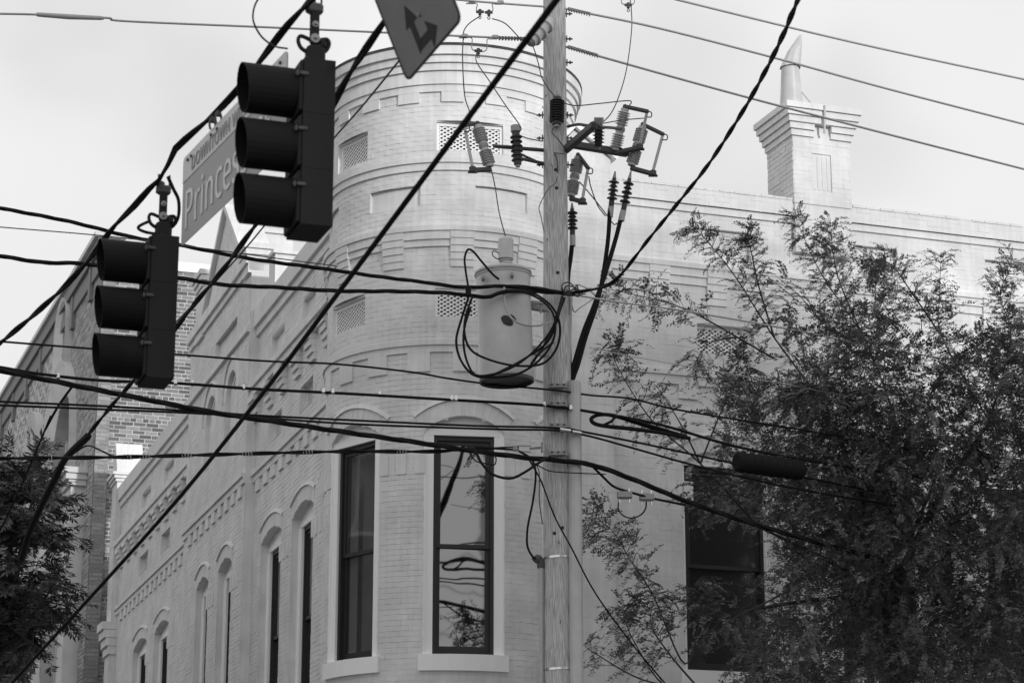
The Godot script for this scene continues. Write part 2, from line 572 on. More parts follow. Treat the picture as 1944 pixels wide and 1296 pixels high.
func vent(parent: Node, map: Callable, u0: float, u1: float, um: float, h0: float, h1: float, o: float, cell := 0.085) -> void:
	var v := part("vent", parent)
	var rc := MB.new()
	recess(rc, map, u0, u1, h0, h1, o + 0.002, 0.11, 1, false)
	put(rc, "reveal", M.paint, v)
	var uc := (u0 + u1) / 2
	var O: Vector3 = map.call(uc, 0.0, o)
	var Z: Vector3 = (map.call(uc, 0.0, o + 1.0) - O).normalized()
	var X := Vector3.UP.cross(Z)
	var wm := func(x: float, h: float, z: float) -> Vector3: return O + X * x + Vector3.UP * h + Z * z
	var hw := (u1 - u0) / 2 * um
	var b := MB.new()
	slab(b, wm, -hw - 0.02, hw + 0.02, h0 - 0.02, h1 + 0.02, -0.95, -0.93)
	for sx in [-1, 1]: slab(b, wm, sx * hw - 0.01, sx * hw + 0.01, h0 - 0.02, h1 + 0.02, -0.93, -0.131)
	slab(b, wm, -hw, hw, h1, h1 + 0.02, -0.93, -0.131)
	slab(b, wm, -hw, hw, h0 - 0.02, h0, -0.93, -0.131)
	put(b, "duct", M.inside, v)
	var f := MB.new()
	var z := -0.10
	var e := 0.045
	slab(f, wm, -hw, hw, h1 - e, h1, z - 0.03, z + 0.012)
	slab(f, wm, -hw, hw, h0, h0 + 0.02, z - 0.03, z + 0.012)
	slab(f, wm, -hw, -hw + e, h0 + 0.02, h1 - e, z - 0.03, z + 0.012)
	slab(f, wm, hw - e, hw, h0 + 0.02, h1 - e, z - 0.03, z + 0.012)
	put(f, "frame", M.lattice, v)
	# crossing slats
	var ax := hw - e
	var ya := h0 + 0.02
	var yb := h1 - e
	for dirn in [1.0, -1.0]:
		var k := -ax - (yb - ya) / 0.62
		while k < ax + (yb - ya) / 0.62:
			# line: x = k + dirn * (y - ya) / 0.62
			var pts := []
			var t0 := 0.0
			var t1 := yb - ya
			var xa := k
			var sl: float = dirn / 0.62
			var lo := (-ax - xa) / sl
			var hi := (ax - xa) / sl
			t0 = maxf(t0, minf(lo, hi))
			t1 = minf(t1, maxf(lo, hi))
			if t1 - t0 > 0.02:
				var m := MB.new()
				var A := Vector2(xa + sl * t0, ya + t0)
				var B := Vector2(xa + sl * t1, ya + t1)
				var d := (B - A).normalized().orthogonal() * 0.0095
				var zz := z + (0.004 if dirn > 0 else -0.008)
				m.hexa([wm.call(A.x - d.x, A.y - d.y, zz - 0.011), wm.call(B.x - d.x, B.y - d.y, zz - 0.011), wm.call(B.x + d.x, B.y + d.y, zz - 0.011), wm.call(A.x + d.x, A.y + d.y, zz - 0.011),
					wm.call(A.x - d.x, A.y - d.y, zz), wm.call(B.x - d.x, B.y - d.y, zz), wm.call(B.x + d.x, B.y + d.y, zz), wm.call(A.x + d.x, A.y + d.y, zz)])
				put(m, "slat", M.lattice, v)
			k += cell

func band(parent: Node, called: String, map: Callable, u0: float, u1: float, h0: float, h1: float, o0: float, o1: float, n := 1, m: Material = null) -> void:
	var b := MB.new()
	slab(b, map, u0, u1, h0, h1, o0, o1, n)
	put(b, called, m if m else M.paint, parent)

func corbel(parent: Node, map: Callable, u0: float, u1: float, h0: float, h1: float, ob: float, ot: float, steps: int) -> void:
	var b := MB.new()
	for i in steps:
		var a := lerpf(h0, h1, float(i) / steps)
		var c := lerpf(h0, h1, float(i + 1) / steps)
		slab(b, map, u0, u1, a, c - 0.004, ob - 0.06, lerpf(ob, ot, (i + 1.0) / steps) + rng.randf_range(-0.002, 0.002), 2)
	put(b, "corbel_block", M.paint, parent)

func slots(parent: Node, map: Callable, u0: float, um: float, h0: float, h1: float, o: float) -> void:
	# ornament of upright bricks beside the windows
	var a := u0
	for w in [0.13, 0.05, 0.13, 0.05, 0.13]:
		var b := MB.new()
		slab(b, map, a, a + w / um, h0, h1, o - 0.02, o + (0.014 if w > 0.1 else 0.004))
		put(b, "ornament_brick", M.paint, parent)
		a += (w + 0.032) / um

func grey_building() -> void:
	grey = thing("corner_building", Vector3(-0.83, 0, -30), "grey painted brick corner building with round tower and arched sash windows", "building")
	grey.rotation.y = deg_to_rad(19.5)
	var um := R0 * PI / 180.0
	# --- tower
	var W := [[-28.7, 6.7], [-85.7, -50.3], [28.3, 63.7]]
	var holes := []
	for w in W: holes.append([w[0], w[1], 5.20, 8.08, 0.18])
	for w in [[-24.8, 6.2], [-88.0, -60.0], [40.0, 70.0]]:
		holes.append([w[0], w[1], 9.53, 9.93, 0.0])
	var holes_up := []
	for w in [[-24.8, 6.2], [-85.0, -60.0], [36.0, 66.0]]: holes_up.append([w[0], w[1], 11.77, 12.18, 0.0])
	var holes_pan := []
	for k in range(-2, 2): holes_pan.append([-6.9 + 51.0 * k + (0 if k >= 0 else 0.0), 19.1 + 51.0 * k, 11.02, 11.33, 0.0])
	var wall := part("tower_wall", grey)
	var bk := MB.new()
	var fc := MB.new()
	var bm := MB.new()
	bm.bevel_box(Vector3.ZERO, Vector3(0.196, 0.0605, 0.012), 0.002)
	var bmesh := bm.mesh()
	var count := [0]
	var mats := [M.paint, M.paint_b, M.paint_c]
	var one := func(u: float, h: float, du: float, dh: float, o: float, tone: float) -> bool:
		if count[0] >= 290 or u < -50 or u > -28 or h < 5.2 or h > 9.5: return false
		count[0] += 1
		var b := MeshInstance3D.new()
		b.name = "brick"
		b.mesh = bmesh
		b.material_override = mats[count[0] * 7 % 3]
		wall.add_child(b, true)
		b.position = tw(u, h, o - 0.0048 + rng.randf_range(-0.0014, 0.0012))
		b.rotation.y = deg_to_rad(u)
		b.scale.x = du * um / 0.203
		return true
	var opt := {"soft": true, "single": one}
	var a0 := -115.0
	var a1 := 100.0
	var zones := [[4.2, 12.60, 0.0]]
	for z in zones:
		lay(bk, fc, tw, a0, a1, z[0], z[1], z[2], um, holes + holes_up + holes_pan, opt)
	put(bk, "wall_face", M.paint, wall)
	put(fc, "painted_brickwork", M.paint, wall).set_meta("kind", "stuff")
	var low := MB.new()
	slab(low, tw, a0, a1, 0.0, 4.2, -0.3, 0.0, 40)
	put(low, "ground_floor", M.paint, wall)
	for b in [["band", 9.08, 9.17, 0.028], ["band", 9.17, 9.24, 0.052], ["band", 10.48, 10.57, 0.030], ["band", 10.57, 10.68, 0.055], ["band", 10.68, 10.75, 0.078], ["band", 11.51, 11.61, 0.028], ["band", 11.61, 11.68, 0.052], ["cornice", 12.59, 12.69, 0.026], ["cornice", 12.69, 12.87, 0.048], ["cornice", 12.87, 12.97, 0.078], ["cornice", 12.97, 13.07, 0.108], ["cornice", 13.07, 13.19, 0.145]]:
		band(grey, b[0], tw, a0 - 20, a1 + 30, b[1], b[2], -0.2, b[3], 60)
	band(grey, "coping", tw, -180, 180, 13.19, 13.225, -0.25, 0.155, 72, M.roof)
	band(grey, "cornice", tw, a1 + 30, 360 - 135, 12.3, 13.188, -0.2, 0.12, 30)
	for k in range(-4, 5):
		var u := -42.8 + 20.2 * (k + 1)
		if u > a0 and u < a1: band(grey, "dentil", tw, u, u + 10.0, 12.45, 12.588, -0.05, 0.025, 2)
		u = -36.8 + 20.1 * k
		if u > a0 and u < a1: band(grey, "dentil", tw, u, u + 10.1, 8.83, 9.08, -0.05, 0.027, 2)
	for k in range(-3, 4):
		var u := -18.0 + 31.3 * k
		if u > a0 and u < a1: corbel(grey, tw, u, u + 10.2, 10.21, 10.677, 0.012, 0.072, 5)
	for q in holes_pan:
		var r := MB.new()
		recess(r, tw, q[0], q[1], q[2], q[3], 0.002, 0.045, 8)
		put(r, "sunk_panel", M.paint, grey)
	for k in 3:
		var w: Array = W[k]
		var uc: float = (w[0] + w[1]) / 2
		window(grey, tw, uc, (w[1] - w[0]) / 2, um, 5.26, 8.08, 0.18, 0.0, {"top": 8.02, "case": 0.125, "glass": M.glass if k == 0 else M.dark_glass, "set": 0.10, "yaw": 2.6 if k == 0 else 0.0}.merged({} if k == 0 else {"curtain": true}))
		arch_ring(grey, tw, uc, (w[1] - w[0]) / 2, um, 8.08, 0.18, 0.0, 13)
	for q in holes_up: vent(grey, tw, q[0], q[1], um, q[2], q[3], 0.0)
	for i in range(3, 6): vent(grey, tw, holes[i][0], holes[i][1], um, holes[i][2], holes[i][3], 0.0)
	for u in [-50.0, 7.2, 62.0, -107.0]: slots(grey, tw, u, um, 7.52, 7.77, 0.0)
	var tr := MB.new()
	for j in 36:
		tr.tri(Vector3(0, 12.9, 0), tw(j * 10.0, 12.9, -0.15), tw(j * 10.0 + 10, 12.9, -0.15), Vector3.UP)
	put(tr, "tower_roof", M.roof, grey)

	# --- right front
	var rh := []
	for k in 4:
		var x := 2.25 * k
		rh.append([2.80 + x, 4.06 + x, 5.20, 7.96, 0.2])
		rh.append([3.06 + x, 3.89 + x, 9.47, 9.87, 0.0])
		rh.append([3.03 + x, 3.87 + x, 10.79, 11.22, 0.0])
	var rw := part("front_wall", grey)
	bk = MB.new()
	fc = MB.new()
	var ropt := {"soft": true}
	for z in [[4.2, 11.42, 0.0], [11.52, 11.74, 0.062]]:
		lay(bk, fc, rf, 1.79, 11.5, z[0], z[1], z[2], 1.0, rh, ropt)
	# pier beside the tower
	for z in [[4.2, 12.0, 0.16]]:
		lay(bk, fc, rf, 1.0, 1.79, z[0], z[1], z[2] - 0.04, 1.0, [], ropt)
	put(bk, "wall_face", M.paint, rw)
	put(fc, "painted_brickwork", M.paint, rw).set_meta("kind", "stuff")
	band(grey, "pier", rf, 0.9, 1.788, 4.2, 12.0, -0.3, 0.119)
	var rg := MB.new()
	slab(rg, rf, 0.9, 11.5, 0.0, 4.2, -0.3, 0.0)
	put(rg, "ground_floor", M.paint, rw)
	for b in [["band", 9.0, 9.12, 0.032], ["band", 9.12, 9.19, 0.058], ["band", 10.39, 10.5, 0.030], ["band", 10.5, 10.61, 0.056], ["band", 10.61, 10.68, 0.080], ["cornice", 11.42, 11.52, 0.033]]:
		band(grey, b[0], rf, 1.79, 11.5, b[1], b[2], -0.2, b[3])
	# ragged coping: separate cap bricks along the top of the wall
	var cx := 1.79
	while cx < 11.4:
		var l := rng.randf_range(0.19, 0.22)
		band(grey, "coping_brick", rf, cx, cx + l - 0.006, 11.74, 11.775 + rng.randf_range(-0.008, 0.008), -0.25, 0.072 + rng.randf_range(-0.006, 0.004))
		cx += l
	band(grey, "parapet", rf, 1.0, 11.5, 10.4, 11.739, -0.25, -0.12)
	for k in 17:
		band(grey, "dentil", rf, 1.63 + 0.567 * k + 0.57, 1.63 + 0.567 * k + 0.852, 8.81, 9.0, -0.05, 0.03)
	for k in 12: corbel(grey, rf, 2.36 + 0.845 * k, 2.65 + 0.845 * k, 10.13, 10.608, 0.012, 0.076, 5)
	for i in rh.size():
		var q: Array = rh[i]
		if i % 3 == 0:
			window(grey, rf, (q[0] + q[1]) / 2, (q[1] - q[0]) / 2, 1.0, 5.24, 7.96, 0.2, 0.0, {"top": 7.94, "case": 0.06, "glass": M.dark_glass, "set": 0.08, "rail": 0.02})
			arch_ring(grey, rf, (q[0] + q[1]) / 2, (q[1] - q[0]) / 2, 1.0, 7.96, 0.2, 0.0, 15)
			slots(grey, rf, q[0] - 0.47, 1.0, 7.44, 7.70, 0.0)
		elif i % 3 == 1: vent(grey, rf, q[0], q[1], 1.0, q[2], q[3], 0.0)
		else:
			var r := MB.new()
			recess(r, rf, q[0], q[1], q[2], q[3], 0.002, 0.06)
			put(r, "sunk_panel", M.paint, grey)
	# little gable over the pier
	var g := MB.new()
	g.poly(PackedVector2Array([Vector2(1.79, 12.0), Vector2(1.79, 11.82), Vector2(1.0, 11.82), Vector2(1.0, 12.0), Vector2(1.27, 12.35)]), rf, -0.25, 0.122)
	put(g, "small_gable", M.paint, grey)
	for sg in [[Vector2(1.27, 12.37), Vector2(1.85, 11.98)], [Vector2(1.27, 12.37), Vector2(0.95, 11.98)]]:
		var gc := MB.new()
		var d: Vector2 = (sg[1] - sg[0]).normalized().orthogonal() * 0.05
		if d.y < 0: d = -d
		gc.poly(PackedVector2Array([sg[0], sg[1], sg[1] + d, sg[0] + d]), rf, -0.28, 0.20)
		put(gc, "gable_coping", M.trim, grey)
	# --- chimney on the parapet
	var ch := part("chimney", grey)
	var cm := func(u: float, h: float, o: float) -> Vector3: return Vector3(u, h, 1.36 + o)
	var cside := func(u: float, h: float, o: float) -> Vector3: return Vector3(4.52 - o, h, 1.36 - u)
	var core := MB.new()
	slab(core, cm, 4.525, 5.395, 11.0, 13.05, -0.795, -0.01)
	put(core, "shaft", M.paint, ch)
	bk = MB.new()
	fc = MB.new()
	lay(bk, fc, cm, 4.52, 5.40, 11.70, 12.72, 0.0, 1.0, [[4.81, 5.10, 11.92, 12.42, 0.0]], ropt)
	lay(bk, fc, cside, 0.0, 0.80, 11.70, 12.72, 0.0, 1.0, [], {"proud": 0.008})
	put(bk, "shaft_face", M.paint, ch)
	put(fc, "painted_brickwork", M.paint, ch).set_meta("kind", "stuff")
	for i in 4:
		var st := MB.new()
		slab(st, cm, 4.813 + i * 0.074, 4.813 + i * 0.074 + 0.046, 11.925, 12.415, -0.06, -0.004)
		put(st, "upright_brick", M.paint, ch)
	for i in 4:
		var e := 0.028 * (i + 1)
		var y := 12.68 + 0.092 * i
		var cb := MB.new()
		if i < 2:
			# the corbel courses are left open in the middle of the front
			slab(cb, cm, 4.52 - e, 4.84, y, y + 0.088, -0.8 - e, e)
			slab(cb, cm, 5.10 if i < 2 else 4.9, 5.40 + e, y, y + 0.088, -0.8 - e, e)
			slab(cb, cm, 4.84, 5.10 if i < 2 else 4.9, y, y + 0.088, -0.8 - e, -0.02 if i < 2 else 0.01)
		else:
			slab(cb, cm, 4.52 - e, 5.40 + e, y, y + 0.088, -0.8 - e, e)
		put(cb, "corbel_course", M.paint, ch)
	var cap := MB.new()
	slab(cap, cm, 4.52 - 0.14, 5.40 + 0.14, 13.05, 13.135, -0.94, 0.14, 5)
	put(cap, "cap", M.paint, ch)
	var fl := MB.new()
	var fx := Transform3D(Basis.IDENTITY, Vector3(4.62, 13.13, 1.16))
	fl.lathe([[0.17, 0.0], [0.15, 0.25], [0.125, 0.66]], fx, 10)
	put(fl, "flue_pipe", M.tank, ch)
	var co := MB.new()
	# slanted metal cowl, open to the far side
	var cp := []
	for i in 10:
		var t := TAU * i / 10
		cp.append([Vector3(4.62 + 0.15 * cos(t), 13.76, 1.16 + 0.15 * sin(t)), Vector3(4.70 + 0.11 * cos(t), 13.98 + 0.18 * maxf(0.0, cos(t)) + 0.03, 1.16 + 0.12 * sin(t)), Vector3(4.79 + 0.015 * cos(t), 14.27, 1.16 + 0.05 * sin(t))])
	for i in 10:
		var a: Array = cp[i]
		var b: Array = cp[(i + 1) % 10]
		for j in 2:
			co.quad(a[j], b[j], b[j + 1], a[j + 1], a[j] - Vector3(4.64, 13.8, 1.16))
	put(co, "cowl", M.tank, ch)
	var br := MB.new()
	br.tube([Vector3(4.74, 13.42, 1.22), Vector3(4.93, 13.14, 1.3)], 0.012, 6)
	br.tube([Vector3(4.96, 13.12, 1.51), Vector3(4.96, 12.72, 1.47)], 0.018, 6)
	put(br, "stay", M.tank, ch)

	# --- left front: three bays
	var lw := part("side_wall", grey)
	bk = MB.new()
	fc = MB.new()
	var bays := [[0.6, 7.0, 0.0, [[2.70, 4.11], [4.84, 6.33]]], [7.0, 12.6, 0.15, [[7.94, 9.10], [10.0, 11.13]]], [12.6, 22.2, -0.05, [[15.19, 16.88], [17.82, 19.6]]], [22.2, 22.95, 0.08, []]]
	var lh := []
	for b in bays:
		for w in b[3]: lh.append([w[0], w[1], 5.10, 7.90, 0.14])
	var lv := [[2.93, 3.74], [5.05, 5.97], [15.45, 16.49], [18.13, 19.25]]
	for w in lv: lh.append([w[0], w[1], 9.42, 9.82, 0.0])
	var lp := [[2.88, 3.69], [5.0, 5.92], [15.3, 16.42], [18.12, 19.21]]
	for w in lp: lh.append([w[0], w[1], 10.75, 11.12, 0.0])
	lh.append([8.13, 10.04, 11.72, 12.09, 0.0])
	var mid_h := lh.duplicate()
	for w in [[7.77, 9.13], [9.63, 10.99]]: mid_h.append([w[0] + 0.2, w[1] - 0.2, 9.9, 10.75, 0.45])
	for b in bays:
		var o: float = b[2]
		var top := 11.42
		if b[0] == 7.0: top = 11.53
		var zs := [[4.2, top, 0.0]]
		if b[0] == 7.0:
			zs = [[4.2, 12.54, 0.0]]
		if b[0] == 22.2: zs = [[4.2, 12.2, 0.0]]
		for z in zs: lay(bk, fc, lf, b[0], b[1], z[0], z[1], z[2] + o, 1.0, mid_h if b[0] == 7.0 else lh, {"proud": 0.0045})
	# sides of the projecting bay and of the end pier, and the lower storey
	put(bk, "wall_face", M.paint, lw)
	put(fc, "painted_brickwork", M.paint, lw).set_meta("kind", "stuff")
	for q in [[7.002, 7.4, 12.54, 0.149], [12.2, 12.598, 12.54, 0.149], [22.202, 22.948, 12.2, 0.078]]:
		var sd := MB.new()
		slab(sd, lf, q[0], q[1], 0.0, q[2], -0.3, q[3])
		put(sd, "bay_return", M.paint, lw)
	var lg := MB.new()
	slab(lg, lf, 0.6, 7.0, 0.0, 4.2, -0.3, 0.0)
	slab(lg, lf, 7.4, 12.2, 0.0, 4.2, -0.3, 0.15)
	slab(lg, lf, 12.6, 22.2, 0.0, 4.2, -0.3, -0.05)
	put(lg, "ground_floor", M.paint, lw)
	for b in bays:
		var o: float = b[2]
		if b[0] == 22.2: continue
		band(grey, "band", lf, b[0], b[1], 9.0, 9.10, -0.2 + o, 0.04 + o)
		band(grey, "band", lf, b[0], b[1], 9.10, 9.17, -0.2 + o, 0.075 + o)
		if b[0] != 7.0:
			band(grey, "band", lf, b[0], b[1], 10.39, 10.5, -0.2 + o, 0.12 + o)
			band(grey, "band", lf, b[0], b[1], 10.5, 10.61, -0.2 + o, 0.16 + o)
			band(grey, "cornice", lf, b[0], b[1], 11.42, 11.56, -0.2 + o, 0.05 + o)
			band(grey, "cornice", lf, b[0], b[1], 11.56, 11.86, -0.3 + o, 0.10 + o)
			var s: float = b[0] + 0.15
			while s < b[1] - 0.3:
				corbel(grey, lf, s, s + 0.38, 9.99, 10.388, 0.02 + o, 0.15 + o, 4)
				s += 0.98
		else:
			band(grey, "cornice", lf, b[0], b[1], 11.5, 11.62, -0.2 + o, 0.06 + o)
			band(grey, "cornice", lf, b[0], b[1], 12.54, 12.66, -0.2 + o, 0.05 + o)
			band(grey, "cornice", lf, b[0], b[1], 12.66, 12.84, -0.3 + o, 0.10 + o)
		var d: float = b[0] + 0.2
		while d < b[1] - 0.3:
			band(grey, "dentil", lf, d, d + 0.285, 8.81, 8.998, -0.05 + o, 0.036 + o)
			d += 0.57
	for b in bays:
		for w in b[3]:
			var uc: float = (w[0] + w[1]) / 2
			window(grey, lf, uc, (w[1] - w[0]) / 2, 1.0, 5.1, 7.90, 0.14, b[2], {"top": 7.76, "case": 0.14, "glass": M.dark_glass, "set": 0.12})
			arch_ring(grey, lf, uc, (w[1] - w[0]) / 2, 1.0, 7.90, 0.14, b[2], 15)
			slots(grey, lf, w[0] - 0.52, 1.0, 7.40, 7.66, b[2])
	for w in lv: vent(grey, lf, w[0], w[1], 1.0, 9.42, 9.82, (-0.05 if w[0] > 12 else 0.0), 0.11)
	for w in lp:
		var r := MB.new()
		recess(r, lf, w[0], w[1], 10.75, 11.12, 0.002 + (-0.05 if w[0] > 12 else 0.0), 0.07)
		put(r, "sunk_panel", M.paint, grey)
	var mp := MB.new()
	recess(mp, lf, 8.13, 10.04, 11.72, 12.09, 0.152, 0.08)
	put(mp, "sunk_panel", M.paint, grey)
	# two blind lancets on the middle bay
	for w in [[7.97, 8.93], [9.83, 10.79]]:
		var hw: float = (w[1] - w[0]) / 2
		var uc: float = (w[0] + w[1]) / 2
		var ln := [Vector2(w[0], 9.9)]
		ln.append_array(arc_pts(uc, hw, 1.0, 10.75, 0.45, 0.0, 12))
		ln.append(Vector2(w[1], 9.9))
		var nb := MB.new()
		var pl := PackedVector2Array(ln)
		nb.poly(pl, lf, 0.06, 0.08)
		for i in ln.size() - 1:
			nb.quad(lf(ln[i].x, ln[i].y, 0.152), lf(ln[i + 1].x, ln[i + 1].y, 0.152), lf(ln[i + 1].x, ln[i + 1].y, 0.07), lf(ln[i].x, ln[i].y, 0.07), lf(uc, 10.3, 0.15) - lf(ln[i].x, ln[i].y, 0.15))
		put(nb, "blind_lancet", M.paint, grey)
		arch_ring(grey, lf, uc, hw, 1.0, 10.75, 0.45, 0.15, 13)
		var ey := MB.new()
		ey.lathe([[0.0, -0.25], [0.09, -0.25], [0.09, 0.004], [0.11, 0.004], [0.11, 0.0]], Transform3D(Basis(Vector3.FORWARD, Vector3.LEFT, Vector3.UP), lf(uc, 10.98, 0.081)), 12)
		put(ey, "round_hole", M.inside, grey)
	# gable, piers and blocks above the middle bay
	var gb := MB.new()
	gb.poly(PackedVector2Array([Vector2(7.5, 12.84), Vector2(11.1, 12.84), Vector2(9.3, 14.30)]), lf, -0.2, 0.16)
	put(gb, "gable", M.paint, grey)
	for sg in [[Vector2(9.3, 14.30), Vector2(7.4, 12.80)], [Vector2(9.3, 14.30), Vector2(11.2, 12.80)]]:
		var gc := MB.new()
		var d: Vector2 = (sg[1] - sg[0]).normalized().orthogonal() * 0.10
		if d.y < 0: d = -d
		gc.poly(PackedVector2Array([sg[0], sg[1], sg[1] + d, sg[0] + d]), lf, -0.3, 0.24)
		put(gc, "gable_coping", M.paint, grey)
	var gp := MB.new()
	gp.poly(PackedVector2Array([Vector2(8.6, 12.9), Vector2(10.0, 12.9), Vector2(9.3, 13.85)]), lf, 0.1, 0.19)
	put(gp, "gable_panel", M.paint_c, grey)
	for p in [[7.0, 7.5, 13.0, 0.21], [11.2, 11.9, 13.75, 0.21]]:
		var q := MB.new()
		slab(q, lf, p[0], p[1], 12.5, p[2] - 0.3, -0.3, p[3])
		for i in 3: slab(q, lf, p[0] - 0.03 * (i + 1), p[1] + 0.03 * (i + 1), p[2] - 0.3 + 0.1 * i, p[2] - 0.21 + 0.1 * i, -0.3 - 0.03 * i, p[3] + 0.03 * (i + 1))
		put(q, "pier_cap", M.paint, grey)
	for p in [[-0.66, 0.10, -9.3, 13.95, 0.5], [-1.0, -0.62, -6.0, 12.55, 0.4]]:
		var q := MB.new()
		q.box(Vector3((p[0] + p[1]) / 2, (10.5 + p[3]) / 2, p[2] - p[4] / 2), Vector3(p[1] - p[0], p[3] - 10.5, p[4]))
		q.box(Vector3((p[0] + p[1]) / 2, p[3] + 0.03, p[2] - p[4] / 2), Vector3(p[1] - p[0] + 0.08, 0.06, p[4] + 0.08))
		put(q, "roof_stack", M.paint, grey)
	# far end pier: gabled top, corbelled foot
	var ep := MB.new()
	ep.poly(PackedVector2Array([Vector2(22.15, 12.2), Vector2(23.0, 12.2), Vector2(22.58, 12.95)]), lf, -0.5, 0.1)
	for i in 3: slab(ep, lf, 22.2 - 0.04 * (i + 1), 22.95 + 0.04 * (i + 1), 12.0 + 0.07 * i, 12.066 + 0.07 * i, -0.5, 0.08 + 0.04 * (i + 1))
	put(ep, "pier_top", M.paint, grey)
	for i in 4:
		band(grey, "corbel_course", lf, 22.2 - 0.05, 22.96, 8.15 + i * 0.18, 8.32 + i * 0.18, -0.3, 0.08 + 0.05 * (i + 1))
	# solid body and roof behind the fronts
	var body := MB.new()
	body.box(Vector3(7.2, 5.5, -12.5), Vector3(8.4, 11.0, 18.0))
	put(body, "inner_walls", M.inside, grey)
	var rf_ := MB.new()
	rf_.box(Vector3(5.6, 11.1, -10.5), Vector3(11.6, 0.2, 22.8))
	put(rf_, "flat_roof", M.roof, grey)
	# junction: fill between tower and left front
	var ju := MB.new()
	slab(ju, lf, -0.2, 0.62, 0.0, 11.86, -0.4, 0.0)
	put(ju, "wall_joint", M.paint, grey)

